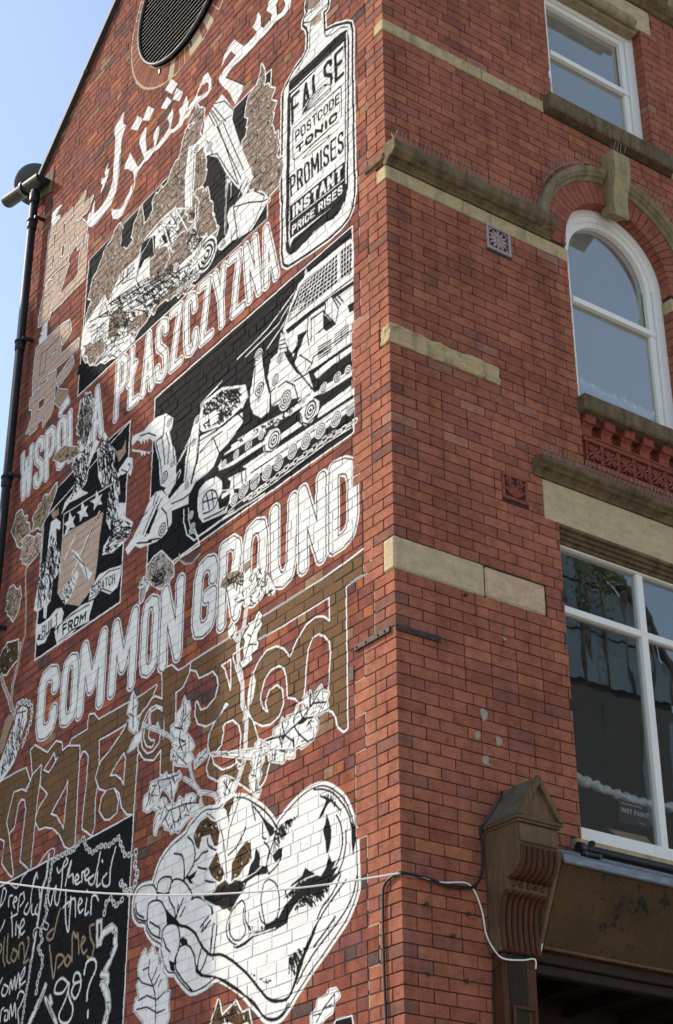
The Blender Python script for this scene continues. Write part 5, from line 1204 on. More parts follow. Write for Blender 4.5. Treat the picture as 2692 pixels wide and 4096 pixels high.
# hood mould, keystone
def sweep_arc(name, c, prof, a0, a1, n, m):
    """prof: (radius, y) closed outline"""
    mb = MB(); k = len(prof); vs = []
    for i in range(n+1):
        a = R(a0+(a1-a0)*i/n); vs += [(c[0]+r*math.cos(a), y, c[1]+r*math.sin(a)) for r, y in prof]
    fs = [(i*k+j, i*k+(j+1) % k, (i+1)*k+(j+1) % k, (i+1)*k+j) for i in range(n) for j in range(k)]
    mb.add(vs, fs); mb.add(vs[:k], [tuple(range(k))]); mb.add(vs[-k:], [tuple(range(k))])
    return mb.build(name, m, bld)
hood = [(.768, .02), (.768, -.012), (.78, -.022), (.795, -.026), (.805, -.048), (.82, -.056), (.832, -.072), (.872, -.075), (.88, -.066), (.88, .02)]
for a0, a1 in ((97.5, 150), (150.4, 183), (83, 25), (24.6, -3)): sweep_arc('hood_mould', (ACX, ACZ), hood, a0, a1, 16, M['stone_hood'])
kp = [(.06, 10.48), (-.03, 10.44), (-.085, 10.405), (-.098, 10.43), (-.088, 10.52), (-.105, 10.66), (-.14, 10.78), (-.152, 10.9), (-.148, 11.0), (-.14, 11.02), (.02, 11.05)]
ks = MB().prism(kp, 'x', ACX-.082, ACX+.082).build('keystone', M['stone_key'], bld)
for v in ks.data.vertices: v.co.x = ACX+(v.co.x-ACX)*(.92+.16*(v.co.z-10.4)/.6)
# arched window sill and terracotta panel under it
stone('sill', 1.742, 2.925, -.085, .10, 8.385, 8.525, M['stone_dark'], .014, 5, .004, 8, 9)
mb = MB().box(1.785, 2.88, .075, .16, 7.79, 8.40); mb.build('panel_back', M['terra_dark'], bld)
MB().box(1.787, 2.878, .0, .08, 8.172, 8.212, .006).box(1.787, 2.878, -.012, .05, 8.20, 8.214, .004).build('panel_ledge', M['terracotta'], bld)
MB().box(1.787, 2.878, .004, .08, 7.96, 8.004, .006).prism([(.08, 7.96), (.02, 7.96), (.03, 7.93), (.055, 7.91), (.06, 7.86), (.08, 7.84)], 'x', 1.787, 2.878).build('panel_base', M['terracotta'], bld)
MB().box(1.787, 2.878, .03, .08, 8.004, 8.172).build('panel_field', M['terra_dark'], bld)
for i in range(7):
    cx_ = 1.888+.1622*i; cz = 8.088
    if cx_ > 2.87: break
    mb = MB()
    for s in (-1, 1): mb.box(cx_+s*.072-.007, cx_+s*.072+.007, .008, .035, 8.008, 8.168, .003)
    mb.sphere((cx_, .016, cz), (.014, .014, .014), 8, 5)
    for j in range(4):
        a = R(45+90*j); u = (math.cos(a), math.sin(a)); w = (-u[1], u[0])
        for s in (-1, 1):
            pts = [(cx_+u[0]*t+w[0]*s*q, .02-.012*math.sin(math.pi*t/.075), cz+u[1]*t+w[1]*s*q) for t, q in ((.008, .003), (.03, .014), (.055, .016), (.078, .004))]
            mb.tube(pts, [.006, .011, .011, .003], 6)
        a2 = R(90*j); mb.tube([(cx_+math.cos(a2)*t, .022, cz+math.sin(a2)*t) for t in (.012, .045, .066)], [.004, .008, .005], 5)
    mb.build('flower_tile', M['terracotta'], bld)
for i in range(6):
    cx_ = 1.845+.2*i
    mb = MB().prism([(.08, 8.205), (.03, 8.205), (.03, 8.30), (.012, 8.315), (-.005, 8.33), (-.02, 8.345), (-.025, 8.365), (-.025, 8.388), (.08, 8.388)], 'x', cx_-.052, cx_+.052)
    mb.tube([(cx_-.056, -.008, 8.335), (cx_+.056, -.008, 8.335)], .014, 8)
    mb.build('dentil', M['terracotta'], bld)
MB().box(1.787, 2.878, .02, .08, 8.345, 8.39, .004).build('dentil_cornice', M['terra_dark'], bld)

# --- air vents
def vent(x0, x1, z0, z1, m, style):
    fr = .024; y0 = -.006
    mb = MB().box(x0, x1, y0, .05, z0, z0+fr, .003).box(x0, x1, y0, .05, z1-fr, z1, .003).box(x0, x0+fr, y0+.0005, .05, z0+fr, z1-fr, .003).box(x1-fr, x1, y0+.0005, .05, z0+fr, z1-fr, .003)
    o = mb.build('air_vent', m, bld); MB().box(x0+.01, x1-.01, .05, .1, z0+.01, z1-.01).build('vent_void', M['black'], o)
    cx_, cz = (x0+x1)/2, (z0+z1)/2; h = (x1-x0)/2-fr; hz = (z1-z0)/2-fr; mb = MB()
    if style == 0:
        mb.sphere((cx_, .008, cz), (.018, .012, .018))
        for j in range(12):
            a = 2*math.pi*j/12; rr = h*(1.0 if j % 3 else 1.02)
            mb.tube([(cx_+math.cos(a)*t*h, .01, cz+math.sin(a)*t*hz) for t in (.15, .45, .8, 1.0)], [.004, .013, .012, .005], 6)
        for s in (-1, 1):
            for t in (-1, 1): mb.tube([(cx_+s*h*.6, .012, cz+t*hz*1.0), (cx_+s*h*.85, .012, cz+t*hz*.85), (cx_+s*h*1.0, .012, cz+t*hz*.6)], .009, 6)
    else:
        mb.tube([(cx_+.0, .01, z0+fr), (cx_, .0, cz), (cx_-.005, .008, cz+hz*.4)], [.012, .01, .006], 6)
        for s in (-1, 1):
            for q in (.25, .55, .85): mb.tube([(cx_+s*.008, .01, z0+fr+.01), (cx_+s*h*q*.7, .0, cz-hz*(.5*q)), (cx_+s*h*q, .006, cz+hz*(.45-.75*q)), (cx_+s*h*min(1, q+.2), .012, cz+hz*(.3-.9*q))], [.006, .015, .013, .004], 6)
            fx, fz = cx_+s*h*.52, cz+hz*.62
            mb.sphere((fx, .0, fz), .012, 8, 5)
            for j in range(6):
                a = 2*math.pi*j/6; mb.sphere((fx+.024*math.cos(a), .004, fz+.024*math.sin(a)), (.013, .01, .013), 7, 5)
    mb.build('vent_tracery', m, o)
    return o
tag(vent(.940, 1.180, 9.553, 9.782, M['vent_pale'], 0), 'pale lilac square vent with pierced rosette')
tag(vent(.956, 1.191, 7.421, 7.630, M['terracotta'], 1), 'terracotta square vent with pierced flowers')

# --- windows
def sash(name, lab, x0, x1, z0, z1, rail, arch=None):
    y = .105; mb = MB()
    mb.box(x0-.02, x0+.09, y, y+.09, z0, z1, .004).box(x1-.085, x1+.02, y, y+.09, z0, z1, .004)
    mb.box(x0, x1, y+.004, y+.08, z0-.03, z0+.045, .004)
    if not arch: mb.box(x0, x1, y+.003, y+.09, z1-.07, z1+.04, .004).box(x0+.05, x1-.05, y+.03, y+.085, z1-.115, z1-.07, .004)
    fr = mb.build(name, M['white'], bld); tag(fr, lab)
    def st(a, b, c, d, yy, nm='sash_bar'): return MB().box(a, b, yy, yy+.045, c, d, .004).build(nm, M['white'], fr)
    st(x1-.145, x1-.088, z0, z1 if arch else z1-.07, y+.025, 'sash_stile'); st(x0+.092, x0+.145, z0, z1 if arch else z1-.07, y+.025, 'sash_stile')
    st(x0+.145, x1-.088, rail-.026, rail+.026, y+.012, 'meeting_rail')
    if arch:
        c, r = arch; mb = MB()
        for r0, r1, ya, yb in ((r-.055, r+.02, y, y+.09), (r-.10, r-.055, y+.014, y+.085), (r-.145, r-.10, y+.03, y+.075)):
            for i in range(36):
                vs, fs = wedge(c, r0, r1, math.pi*i/36, math.pi*(i+1)/36, ya, yb, 'y'); mb.add(vs, fs)
        mb.build('arched_head', M['white'], fr)
    gy = y+.055
    if arch:
        c, r = arch
        poly = [(x0+.1, rail), (x1-.1, rail)]+[(c[0]+(r-.11)*math.cos(math.pi*i/24), c[1]+(r-.11)*math.sin(math.pi*i/24)) for i in range(25)]
    else: poly = rect(x0+.1, x1-.1, rail, z1-.09)
    MB().prism(poly, 'y', gy+.02, gy+.024).build('pane', M['glass_sky'], fr)
    MB().prism(rect(x0+.1, x1-.1, z0+.02, rail), 'y', gy, gy+.004).build('pane', M['glass_sky'], fr)
    return fr
sash('sash_window', 'square headed white sash window on the top floor', TW[0], TW[1], 11.385, 12.775, 12.093)
sash('arched_window', 'round arched white sash window with rolled plastic on its ledge', WX0, WX1, 8.525, ACZ, 9.555, ((ACX, ACZ), AR))
# big first floor window
y = .10; x0, x1, z0, z1 = LW
mb = MB().box(x0-.02, x0+.045, y, y+.09, 5.075, 7.36, .004).box(x1-.045, x1+.02, y, y+.09, 5.075, 7.36, .004).box(x0, x1, y+.002, y+.085, 7.262, 7.37, .004)
fr = mb.build('large_window', M['white'], bld); tag(fr, 'large four light white window with wet paint card in it')
MB().box(x0+.02, x1-.02, y-.012, y+.08, 5.062, 5.20, .006).build('bottom_rail', M['white'], fr)
MB().box(2.308, 2.372, y+.01, y+.075, 5.2, 7.262, .005).build('mullion', M['white'], fr)
for a, b in ((x0+.045, 2.308), (2.372, x1-.045)):
    MB().box(a, b, y+.012, y+.072, 6.757, 6.81, .005).build('transom', M['white'], fr)
    MB().box(a, b, y+.04, y+.045, 6.81, 7.262).build('pane', M['glass_old'], fr)
    MB().box(a, b, y+.046, y+.051, 5.2, 6.757).build('pane', M['glass_old'], fr)
stone('sill', 1.372, 3.30, -.05, .10, 4.982, 5.06, M['stone'], .01, 5, .004, 9, 11)
# rooms behind the glass
for z0_, z1_ in ((4.76, 7.49), (7.71, 10.69), (10.96, 13.29)):
    MB().box(.42, 4.88, 3.17, 3.19, z0_, z1_).build('room_wall', M['room'], bld)

# --- shop front
MB().prism([(-.088, 4.30), (-.296, 4.768), (-.25, 4.80), (-.05, 4.33)], 'x', 1.005, 4.55).build('fascia', M['fascia'], bld)
mb = MB()
for i in range(1): mb.tube([(1.0, -.09, 4.296), (4.55, -.09, 4.296)], .011, 8)
mb.build('fascia_bead', M['wood'], bld)
MB().prism([(.0, 4.985), (-.285, 4.838), (-.318, 4.815), (-.325, 4.768), (-.312, 4.762), (-.300, 4.80), (-.26, 4.82), (0, 4.95)], 'x', 1.0, 4.55).build('lead_flashing', M['lead'], bld)
MB().tube([(1.0, -.205, 4.882), (4.55, -.205, 4.882)], .008, 6).build('lead_seam', M['lead'], bld)
mb = MB().box(.95, 4.55, -.06, .02, 4.215, 4.28, .006).box(.95, 4.55, -.03, .04, 4.15, 4.213, .006).box(.95, 4.55, 0, .9, 4.262, 4.29).box(.95, 4.55, .86, .9, .1, 4.26)
mb.build('shop_soffit', M['wood_dark'], bld)
MB().box(.95, 4.55, .30, .36, 3.30, 3.38, .006).build('shop_transom', M['wood_red'], bld)
for x in (1.9, 2.9, 3.9): MB().box(x, x+.06, .30, .37, .1, 3.30, .006).build('shop_mullion', M['wood_red'], bld)
MB().box(.96, 4.55, .33, .336, .5, 3.30).build('shop_pane', M['glass_old'], bld)
for i in range(7): MB().box(1.0+i*.5, 1.05+i*.5, .08, .85, 4.17, 4.255, .004).build('soffit_joist', M['wood_dark'], bld)
# pilaster
MB().box(.662, .922, -.098, .0, .1, 4.215, .005).build('pilaster', M['wood_red'], bld)
MB().box(.70, .845, -.1035, -.099, .1, 4.212, .001).build('pilaster_panel', M['wood_dark'], bld)
mb = MB().box(.715, .90, -.118, -.1036, 3.895, 3.915, .004).box(.715, .735, -.118, -.1036, 3.2, 3.895, .004).box(.88, .90, -.118, -.1036, 3.2, 3.895, .004)
mb.build('pilaster_moulding', M['wood_red'], bld)
# console bracket
cx0, cx1 = .642, .965
curl1 = [(-.312, 4.812), (-.316, 4.78), (-.312, 4.74), (-.298, 4.70), (-.27, 4.665), (-.235, 4.648), (-.20, 4.643)]
curl2 = [(-.19, 4.572), (-.16, 4.566), (-.133, 4.545), (-.115, 4.51), (-.103, 4.46), (-.098, 4.40), (-.099, 4.33), (-.104, 4.27), (-.112, 4.222)]
prof = [(0, 4.222), (0, 4.958), (-.312, 4.958)]+curl1+[(-.20, 4.60)]+curl2
con = MB().prism(prof, 'x', cx0, cx1).build('console_bracket', M['wood'], bld); tag(con, 'carved oak console with gabled top over the pilaster')
bm = bmesh.new(); bm.from_mesh(con.data); bmesh.ops.triangulate(bm, faces=[f for f in bm.faces if len(f.verts) > 4]); bm.to_mesh(con.data); bm.free()
for i in range(7):
    x = cx0+.03+(cx1-cx0-.06)*i/6
    MB().tube([(x, q[0]-.003, q[1]) for q in curl1], .0165, 8).build('reed', M['wood_red'], con)
    MB().tube([(x, q[0]-.003, q[1]) for q in curl2], .0175, 8).build('reed', M['wood_red'], con)
for i in range(5): MB().sphere((cx0+.045+.058*i, -.203, 4.605), .017, 10, 7).build('bead', M['wood_red'], con)
MB().box(cx0+.012, cx1-.012, -.332, -.31, 4.835, 4.945, .008).build('frieze_block', M['wood'], con)
MB().box(cx0-.012, cx1+.012, -.335, .0, 4.956, 4.972, .004).box(cx0-.026, cx1+.026, -.348, .0, 4.972, 4.992, .005).build('cap_moulding', M['wood'], con)
ax = (cx0+cx1)/2; az = 5.262
for s in (-1, 1):
    bx_ = ax+s*(cx1-cx0+.05)/2
    MB().prism([(bx_, 4.993), (bx_-s*.02, 4.993), (ax, az-.03), (ax, az)], 'y', -.345, .0).build('gable_roof', M['wood_roof'], con)
    MB().prism([(bx_, 4.994), (bx_-s*.035, 4.994), (ax, az-.052), (ax, az+.006)], 'y', -.356, -.325).build('gable_moulding', M['wood'], con)
MB().prism([(ax-.165, 4.994), (ax+.165, 4.994), (ax, az-.03)], 'y', -.325, -.30).build('pediment', M['wood'], con)
MB().prism([(-.0, 4.30), (-.085, 4.30), (-.31, 4.80), (-.29, 4.84), (0, 4.95)], 'x', .968, .998).build('side_board', M['wood'], con)

# ---------------------------------------------------------------- drainpipe, hopper, dish
PX, PY = -.10, 6.03
dp = thing('drainpipe', 'black cast iron drainpipe running down the far edge of the mural wall', 'drainpipe', (PX, PY, 0))
at_base(MB().tube([(PX, PY, .05), (PX, PY, 13.57)], .044, 16).build('pipe', M['iron']), dp)
for z in (13.16, 11.62, 10.03, 8.4, 6.8):
    at_base(MB().tube([(PX, PY, z-.11), (PX, PY, z-.1), (PX, PY, z), (PX, PY, z+.012)], [.047, .053, .053, .047], 16).build('collar', M['iron']), dp)
    at_base(MB().tube([(PX, PY, z-.012), (PX, PY, z+.012)], .060, 16).box(PX-.02, .0, PY-.105, PY-.08, z-.02, z+.02, .004).tube([(PX+.02, PY-.09, z), (0, PY-.09, z)], .014, 8).build('bracket', M['iron']), dp)
at_base(MB().tube([(PX, PY, 13.40), (PX, PY, 13.44), (PX, PY, 13.53)], [.052, .056, .056], 16).build('collar', M['iron']), dp)
gut = MB()
prof = [(math.cos(R(180+i*18))*.085, math.sin(R(180+i*18))*.085) for i in range(11)]
p0, p1 = Vector((-.10, 5.86, 13.655)), Vector((-.13, 6.68, 13.85))
d = (p1-p0).normalized(); sd = d.cross(Vector((0, 0, 1))).normalized(); upv = sd.cross(d)
vs = [tuple(p+sd*q[0]*s+upv*q[1]*s) for p in (p0, p1) for s in (1, .9) for q in prof]; n = len(prof)
fs = []
for i in range(n-1):
    fs += [(i, i+1, 2*n+i+1, 2*n+i), (n+i, 3*n+i, 3*n+i+1, n+i+1), (i, n+i, n+i+1, i+1), (2*n+i, 2*n+i+1, 3*n+i+1, 3*n+i)]
fs += [(0, 2*n, 3*n, n), (n-1, 2*n-1, 4*n-1, 3*n-1)]
gut.add(vs, fs, False); gut.add([vs[i] for i in range(n)], [tuple(range(n))])
at_base(gut.build('gutter_end', M['iron']), dp)
at_base(MB().tube([p0.lerp(p1, .42)+Vector((0, 0, -.005)), p0.lerp(p1, .5)+Vector((0, 0, -.005))], .092, 16).build('gutter_joint', M['iron']), dp)
dish = thing('satellite_dish', 'grey round dish seen from below behind the drainpipe hopper', 'dish', (.136, 6.6, 13.9))
dc = Vector((.136, 6.6, 14.137)); ax_ = Vector((-.40, -.62, -.68)).normalized()
uu = ax_.cross(Vector((0, 0, 1))).normalized(); vv = ax_.cross(uu); mb = MB(); vs = []; nr, ns = 6, 36
for i in range(nr+1):
    r_ = .24*i/nr
    for k in range(ns):
        t = 2*math.pi*k/ns; vs.append(tuple(dc+uu*r_*math.cos(t)+vv*r_*math.sin(t)-ax_*(.05*(i/nr)**2)))
mb.add(vs, [(i*ns+k, i*ns+(k+1) % ns, (i+1)*ns+(k+1) % ns, (i+1)*ns+k) for i in range(nr) for k in range(ns)], True)
o = mb.build('reflector', M['galv']); o.modifiers.new('thick', 'SOLIDIFY').thickness = .006; at_base(o, dish)
at_base(MB().tube([tuple(dc), tuple(dc+ax_*.05), (.13, 6.45, 13.8)], .014, 8).build('mount', M['iron']), dish)

# ---------------------------------------------------------------- bird spikes
def spikes(label, path, rows, lean, h=.085, gap=.043):
    """path: list of points along a ledge; rows: outward lean per row"""
    mb = MB(); P = [Vector(p) for p in path]; L = [0]
    for a, b in zip(P[:-1], P[1:]): L.append(L[-1]+(b-a).length)
    t = .01; j = 0
    while t < L[-1]:
        i = max(k for k in range(len(P)-1) if L[k] <= t); p = P[i].lerp(P[i+1], (t-L[i])/(L[i+1]-L[i])); tan = (P[i+1]-P[i]).normalized()
        for r_ in rows[j % len(rows)] if isinstance(rows[0], tuple) else rows:
            dvec = (lean+Vector((0, r_, 0))+tan*rnd.uniform(-.12, .12)).normalized()
            mb.tube([p, p+dvec*h*rnd.uniform(.9, 1.08)], .0024, 4, False)
        t += gap*rnd.uniform(.8, 1.2); j += 1
    mb.tube(P, .004, 4)
    return tag(mb.build('bird_spikes', M['wire']), label, 'bird spikes', 'bird spike strips on ledges')
zc = 10.075
spikes('bird spikes along the long cornice left of the arched window', [(.02, -.075, zc), (1.58, -.075, zc)], (-.45, .35), Vector((.0, 0, 1)))
arcp = [(ACX+.915*math.cos(R(a)), -.05, ACZ+.915*math.sin(R(a))) for a in range(152, 96, -4)]
spikes('bird spikes on left half of the hood mould, beside the keystone', arcp, (-.3,), Vector((-.25, 0, 1)))
arcp = [(ACX+.915*math.cos(R(a)), -.05, ACZ+.915*math.sin(R(a))) for a in range(82, 20, -4)]
spikes('bird spikes on right half of the hood mould', arcp, (-.3,), Vector((.35, 0, 1)))
spikes('bird spikes standing on top of the keystone', [(ACX-.07, -.12, 11.03), (ACX+.07, -.12, 11.03)], (-.35, .35), Vector((0, 0, 1)), .1)
spikes('bird spikes on the cornice above the large window', [(1.30, -.075, 7.83), (3.38, -.075, 7.83)], (-.5, .1, .45), Vector((0, 0, 1)))
spikes('two thin spikes at left end of the top window sill', [(1.66, -.06, 11.385), (1.75, -.06, 11.385)], (-.2,), Vector((0, 0, 1)), .1)
spikes('thin spikes at right end of the top window sill', [(2.94, -.03, 11.39), (3.06, -.03, 11.39)], (-.2,), Vector((.1, 0, 1)), .1)

# ---------------------------------------------------------------- iron strap, fixings, patches
st = thing('iron_strap', 'rusty iron strap bent round the brick corner', 'iron strap', (0, 0, 6.16))
at_base(MB().box(-.012, .355, -.016, -.003, 6.162, 6.204, .003).build('strap_arm', M['rust']), st)
at_base(MB().box(-.016, -.003, .05, .43, 6.168, 6.208, .003).build('strap_arm', M['rust']), st)
for x in (.12, .235, .33): at_base(MB().sphere((x, -.017, 6.184), (.009, .007, .009), 8, 5).build('bolt', M['rust']), st)
for yy in (.10, .17, .30, .40): at_base(MB().sphere((-.017, yy, 6.188), (.007, .009, .009), 8, 5).build('bolt', M['rust']), st)
tag(MB().box(-.008, .0, .445, .50, 5.98, 6.08, .003).build('iron_plate', M['rust']), 'small dark iron plate below the strap on mural wall', 'plate')
for i, (x, z, w, h, lab) in enumerate(((.692, 5.755, .03, .042, 'topmost of the four grey cement patches'), (.632, 5.60, .025, .036, 'left of the four grey cement patches'), (.808, 5.599, .032, .036, 'right hand of the four grey cement patches'), (.695, 5.442, .034, .036, 'lowest of the four grey cement patches'), (.9, 6.334, .018, .016, 'small pale patch below the stone band'))):
    o = MB().sphere((x, .0, z), (w, .008, h), 14, 10).build('cement_patch', M['patch']); blob(o, 35, .012, i); tag(o, lab, 'cement patch', 'cement patches on the facade')
for (x, z, lab) in ((.57, 6.559, 'steel eye bolt just below the stone band'), (.17, 4.441, 'rusty nail stub under the cable bundle'), (.484, 4.434, 'rusty fixing stub near the white cable'), (.364, 4.286, 'rusty stub left of the console foot'), (.17, 4.037, 'lower left rusty bolt stub'), (.456, 4.032, 'lower right rusty bolt stub')):
    o = MB().tube([(x, .01, z), (x, -.022, z+.002)], .007, 8).sphere((x, -.02, z), (.014, .008, .014), 9, 6).build('fixing_stub', M['rust']); blob(o, 60, .004, x); tag(o, lab, 'bolt', 'old fixings in the brickwork')

# ---------------------------------------------------------------- cables
def cr_spline(P, n=8):
    P = [Vector(p) for p in P]; out = []
    for i in range(len(P)-1):
        p0, p1, p2, p3 = P[max(i-1, 0)], P[i], P[i+1], P[min(i+2, len(P)-1)]
        for k in range(n):
            t = k/n; out.append(.5*((2*p1)+(p2-p0)*t+(2*p0-5*p1+4*p2-p3)*t*t+(3*p1-p0-3*p2+p3)*t**3))
    return out+[P[-1]]
def cable(lab, P, r, m, n=8): return tag(MB().tube(cr_spline(P, n), r, 6).build('cable', m), lab, 'cable')
cable('white cable stretched across in front of the mural', [tuple(Vector((-.02, -.012, 4.597)).lerp(Vector((-1.5, 2.258, 4.845)), t)-Vector((0, 0, .42*t*(1-t)*(1 if t < 1 else .6)))) for t in (3, 2.2, 1.6, 1.25, 1, .8, .6, .4, .2, 0)], .006, M['cable_w'], 14)
cable('white cable running along the facade and down to the pilaster', [(-.02, -.012, 4.597), (.042, -.014, 4.592), (.212, -.014, 4.597), (.294, -.018, 4.592), (.462, -.015, 4.621), (.522, -.014, 4.60), (.565, -.012, 4.541), (.598, -.012, 4.45), (.618, -.012, 4.334), (.64, -.05, 4.24), (.655, -.112, 4.175), (.798, -.112, 4.185), (.901, -.112, 4.205), (.909, -.108, 4.15)], .0055, M['cable_w'])
cable('white cable down the right flank of the console', [(1.0, -.27, 4.90), (1.004, -.25, 4.86), (1.004, -.229, 4.781), (1.004, -.182, 4.669), (1.004, -.145, 4.555), (1.004, -.11, 4.474), (1.004, -.09, 4.387), (.985, -.09, 4.30), (.94, -.11, 4.23)], .0055, M['cable_w'])
cable('black cable bundle from the corner up over the console top', [(-.012, .03, 4.60), (-.014, -.013, 4.603), (.101, -.015, 4.605), (.22, -.015, 4.598), (.324, -.016, 4.585), (.445, -.016, 4.591), (.538, -.016, 4.612), (.596, -.015, 4.68), (.617, -.013, 4.77), (.619, -.013, 4.894), (.607, -.02, 4.985), (.66, -.045, 5.05), (.74, -.05, 5.17), (.79, -.03, 5.24), (.80, .0, 5.26)], .0075, M['cable_k'])
cable('second black cable hugging the bundle on the facade', [(-.012, .03, 4.59), (-.012, -.012, 4.593), (.101, -.022, 4.592), (.25, -.022, 4.580), (.40, -.022, 4.575), (.50, -.02, 4.59), (.56, -.012, 4.61)], .0055, M['cable_k'])
cable('black cable running down the mural side of the corner', [(-.012, -.02, 4.597), (-.013, .02, 4.60), (-.012, .075, 4.598), (-.012, .138, 4.577), (-.012, .165, 4.524), (-.011, .17, 4.348), (-.011, .17, 4.117), (-.011, .163, 3.889), (-.011, .158, 3.70), (-.011, .158, 2.6)], .008, M['cable_k'])
cable('thin black cable looped under the console foot', [(.64, -.03, 4.12), (.655, -.105, 4.16), (.72, -.112, 4.205), (.82, -.112, 4.225), (.90, -.112, 4.205), (.915, -.09, 4.19)], .004, M['cable_k'])
cable('thin black cable down the left edge of the pilaster', [(.64, -.03, 4.12), (.655, -.02, 4.10), (.648, -.01, 3.95), (.65, -.01, 3.7), (.65, -.01, 2.6)], .004, M['cable_k'])
cable('thin black wires from the console to the awning roller', [(.99, -.1, 4.97), (1.06, -.05, 5.02), (1.12, -.02, 4.97), (1.2, -.12, 4.93), (1.30, -.17, 4.945)], .0035, M['cable_k'])

# ---------------------------------------------------------------- awning roller
aw = thing('awning_roller', 'black awning roller tube lying on the lead flashing', 'awning', (1.3, -.17, 4.9))
at_base(MB().tube([(1.285, -.17, 4.945), (4.5, -.17, 4.945)], .026, 14).build('roller_tube', M['steel']), aw)
at_base(MB().tube([(1.265, -.17, 4.945), (1.31, -.17, 4.945)], .034, 14).build('end_cap', M['steel']), aw)
at_base(MB().tube([(1.36, -.18, 4.925), (1.50, -.05, 5.03)], .016, 10).tube([(1.48, -.07, 5.03), (1.54, -.02, 5.055)], .021, 10).build('arm', M['steel']), aw)
pl = MB().box(1.24, 1.40, -.245, -.20, 4.874, 4.9, .008).build('fixing_plate', M['steel']); at_base(pl, aw)
for x in (1.262, 1.378): at_base(MB().tube([(x, -.252, 4.882), (x, -.24, 4.89)], .012, 10).build('bolt', M['galv']), aw)

# ---------------------------------------------------------------- things inside the windows
def crumple(lab, P, r, seed):
    pts = cr_spline(P, 10); o = MB().tube(pts, [r*(1+.25*math.sin(i*1.7+seed)) for i in range(len(pts))], 14).build('plastic_roll', M['wrap'])
    blob(o, 22, r*.55, seed); blob(o, 60, r*.25, seed+3); return tag(o, lab, 'plastic wrap')
crumple('roll of crumpled clear plastic on the arched window ledge', [(1.80, .215, 8.85), (2.05, .215, 8.83), (2.35, .215, 8.81), (2.62, .215, 8.80), (2.84, .215, 8.79)], .045, 1)
crumple('twisted plastic wrapped bar across the large window', [(1.50, .20, 5.60), (1.75, .20, 5.57), (2.0, .20, 5.545), (2.22, .20, 5.53), (2.45, .20, 5.545), (2.8, .20, 5.57), (3.15, .20, 5.58)], .03, 5)
sg = thing('paint_sign', 'dark card lettered WET PAINT inside the large window', 'sign', (2.13, .22, 5.38))
at_base(MB().box(2.0, 2.285, .180, .184, 5.345, 5.50).build('card', M['sign']), sg)
def text_mesh(s, size, x, y, z, m, par):
    cu_ = bpy.data.curves.new('lettering', 'FONT'); cu_.body = s; cu_.size = size; cu_.extrude = .0005
    t = bpy.data.objects.new('tmp', cu_); COL.objects.link(t); dg = bpy.context.evaluated_depsgraph_get(); me = bpy.data.meshes.new_from_object(t.evaluated_get(dg)); bpy.data.objects.remove(t)
    for v in me.vertices: v.co = Vector((x+v.co[0], y-v.co[2], z+v.co[1]))
    me.materials.clear(); me.materials.append(m); o = link('lettering', me); at_base(o, par); return o
text_mesh('WET PAINT', .05, 2.018, .1785, 5.415, M['signtext'], sg)
text_mesh('DECORATING CENTRES', .017, 2.03, .1785, 5.475, M['signtext'], sg)
text_mesh('Thank you', .014, 2.18, .1785, 5.365, M['signtext'], sg)
tag(MB().add([(1.90, .20, 5.285), (2.03, .17, 5.205), (2.30, .17, 5.215), (2.28, .22, 5.30)], [(0, 1, 2, 3)]).add([(1.90, .204, 5.282), (2.03, .174, 5.202), (2.30, .174, 5.212), (2.28, .224, 5.297)], [(3, 2, 1, 0)]).build('cardboard_sheet', M['card'], fix=False), 'pale cardboard sheet lying at bottom of the large window', 'cardboard')

# ---------------------------------------------------------------- the buildings round about
# neighbour across the side street, whose gable shades the lower left of the mural
nb = thing('neighbour_building', 'plain gabled brick building across the side street from the mural', 'building', (-7, 14, 0))
TS = 13.5
def sunward(y, z): return Vector((0, y, z))+SUN*TS/1.0
e0 = sunward(2.08, 8.0); e1 = sunward(4.95, 10.97)
nx = e0.x
sl = (e1.z-e0.z)/(e1.y-e0.y)
D9 = 9*abs(SUN.x/SUN.y)*.96
pr = [(e0.y, 0.02), (e0.y, e0.z), (e0.y+4.5, e0.z+4.5*sl), (e0.y+9, e0.z), (e0.y+9, .02)]
fr_ = [(nx, a, b) for a, b in pr]; bk = [(nx-D9, e0.y+9, .02), (nx-D9, e0.y+9, e0.z)]
at_base(MB().add(fr_+bk, [(0, 1, 2, 3, 4), (0, 5, 6, 1), (1, 6, 2), (2, 6, 3), (3, 6, 5, 4), (0, 4, 5)]).build('wall', M['nbrick']), nb)
for fz in range(4):
    for fx in range(3):
        yy = e0.y+1.2+fx*2.6; w_ = MB().box(nx-.02, nx+.03, yy, yy+1.1, 3+fz*3.2, 4.8+fz*3.2, .01).build('window', M['white']); at_base(w_, nb)
        at_base(MB().box(nx+.03, nx+.036, yy+.1, yy+1.0, 3.1+fz*3.2, 4.7+fz*3.2).build('pane', M['blueglass']), nb)
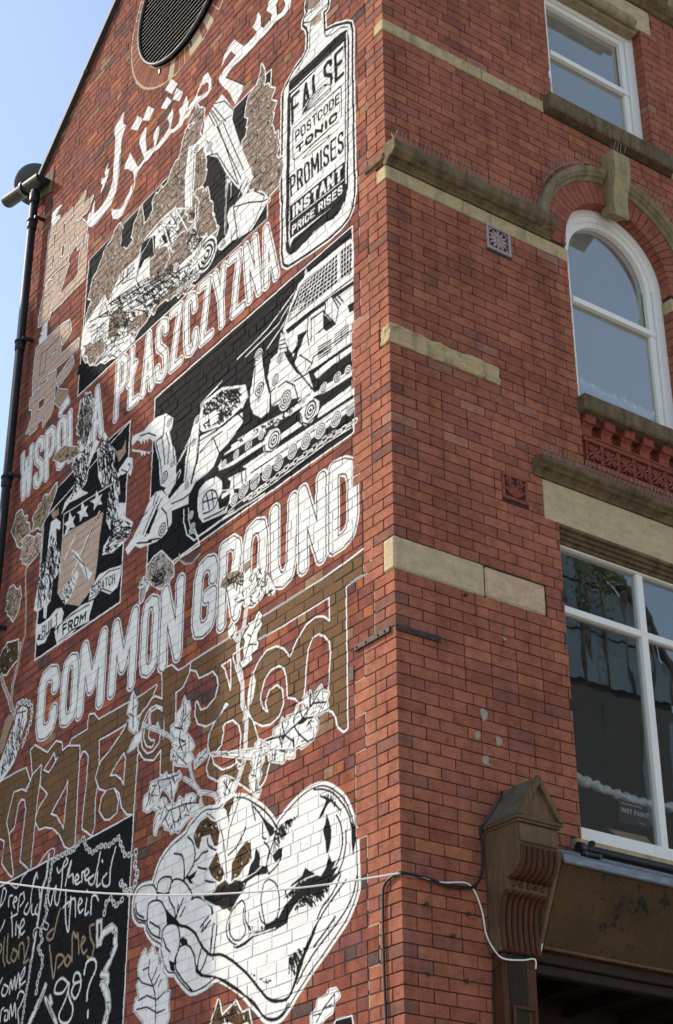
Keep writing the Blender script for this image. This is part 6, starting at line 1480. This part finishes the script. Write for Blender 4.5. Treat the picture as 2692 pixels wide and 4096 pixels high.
# glass fronted building across the street, seen only in the window reflections
gb = thing('glass_building', 'curved dark glass building across the street reflected in the large window', 'building', (18, -16, 0))
GY = -16.
def roofline(x): return 18.75-.30*max(0, x-17.4)**2
cols_ = [12.6+.62*i for i in range(15)]
for i, x in enumerate(cols_[:-1]):
    xb = cols_[i+1]; za, zb = roofline(x), roofline(xb); z = 15.7
    while z < min(za, zb)-.2:
        t0, t1 = min(z+1.15, za), min(z+1.15, zb)
        at_base(MB().add([(x+.03, GY, z+.03), (xb-.03, GY, z+.03), (xb-.03, GY, t1-.03), (x+.03, GY, t0-.03), (x+.03, GY-.08, z+.03), (xb-.03, GY-.08, z+.03), (xb-.03, GY-.08, t1-.03), (x+.03, GY-.08, t0-.03)], [(0, 1, 2, 3), (7, 6, 5, 4), (0, 4, 5, 1), (1, 5, 6, 2), (2, 6, 7, 3), (3, 7, 4, 0)]).build('glass_panel', M['blueglass']), gb)
        z += 1.15
    if za > 15.7: at_base(MB().tube([(x, GY+.03, 15.6), (x, GY+.03, za)], .05, 6).build('mullion', M['mullion']), gb)
at_base(MB().tube([(x, GY+.05, roofline(x)+.05) for x in cols_ if roofline(x) > 15.4], .12, 8).build('roof_rim', M['mullion']), gb)
top = [(x, roofline(x)-.04) for x in cols_ if roofline(x) > 15.6]
mb = MB().prism([(cols_[0], 15.5)]+top+[(top[-1][0], 15.5)], 'y', GY-6, GY-.12); at_base(mb.build('glass_core', M['mullion']), gb)
at_base(MB().box(8, 21.3, GY-6, GY+.1, 10.4, 15.5).build('dark_storey', M['mullion']), gb)
at_base(MB().box(4, 27, GY-6, GY+.6, .02, 10.4).build('stone_base', M['bounce_stone']), gb)  # unseen lower storeys, made pale to bounce light onto the brick front
for x in (18.9, 19.7): at_base(MB().box(x, x+.35, GY+.1, GY+.14, 12.8, 15.2).build('dark_window', M['blueglass']), gb)
for x in range(6, 26, 3): at_base(MB().box(x, x+1.6, GY+.6, GY+.64, 5.5, 8.6).build('dark_window', M['blueglass']), gb)
# small tree on the terrace opposite
tr = thing('terrace_tree', 'small leafy tree on the terrace opposite, reflected in glass', 'tree', (17.4, -15.2, 15.3))
at_base(MB().tube([(17.4, -15.2, 15.3), (17.42, -15.2, 16.6), (17.35, -15.2, 18.0)], [.04, .03, .012], 7).build('trunk', M['bark']), tr)
mb = MB()
for i in range(420):
    c = Vector((17.4+rnd.gauss(0, .27), -15.2+rnd.gauss(0, .2), 17.9+rnd.gauss(0, .4))); a = Vector((rnd.uniform(-1, 1), rnd.uniform(-1, 1), rnd.uniform(-1, 1))).normalized()*.07; b = a.cross(Vector((rnd.uniform(-1, 1), rnd.uniform(-1, 1), .3))).normalized()*.035
    mb.add([c-a, c+b, c+a, c-b], [(0, 1, 2, 3)])
at_base(mb.build('crown', M['leaf'], fix=False), tr)
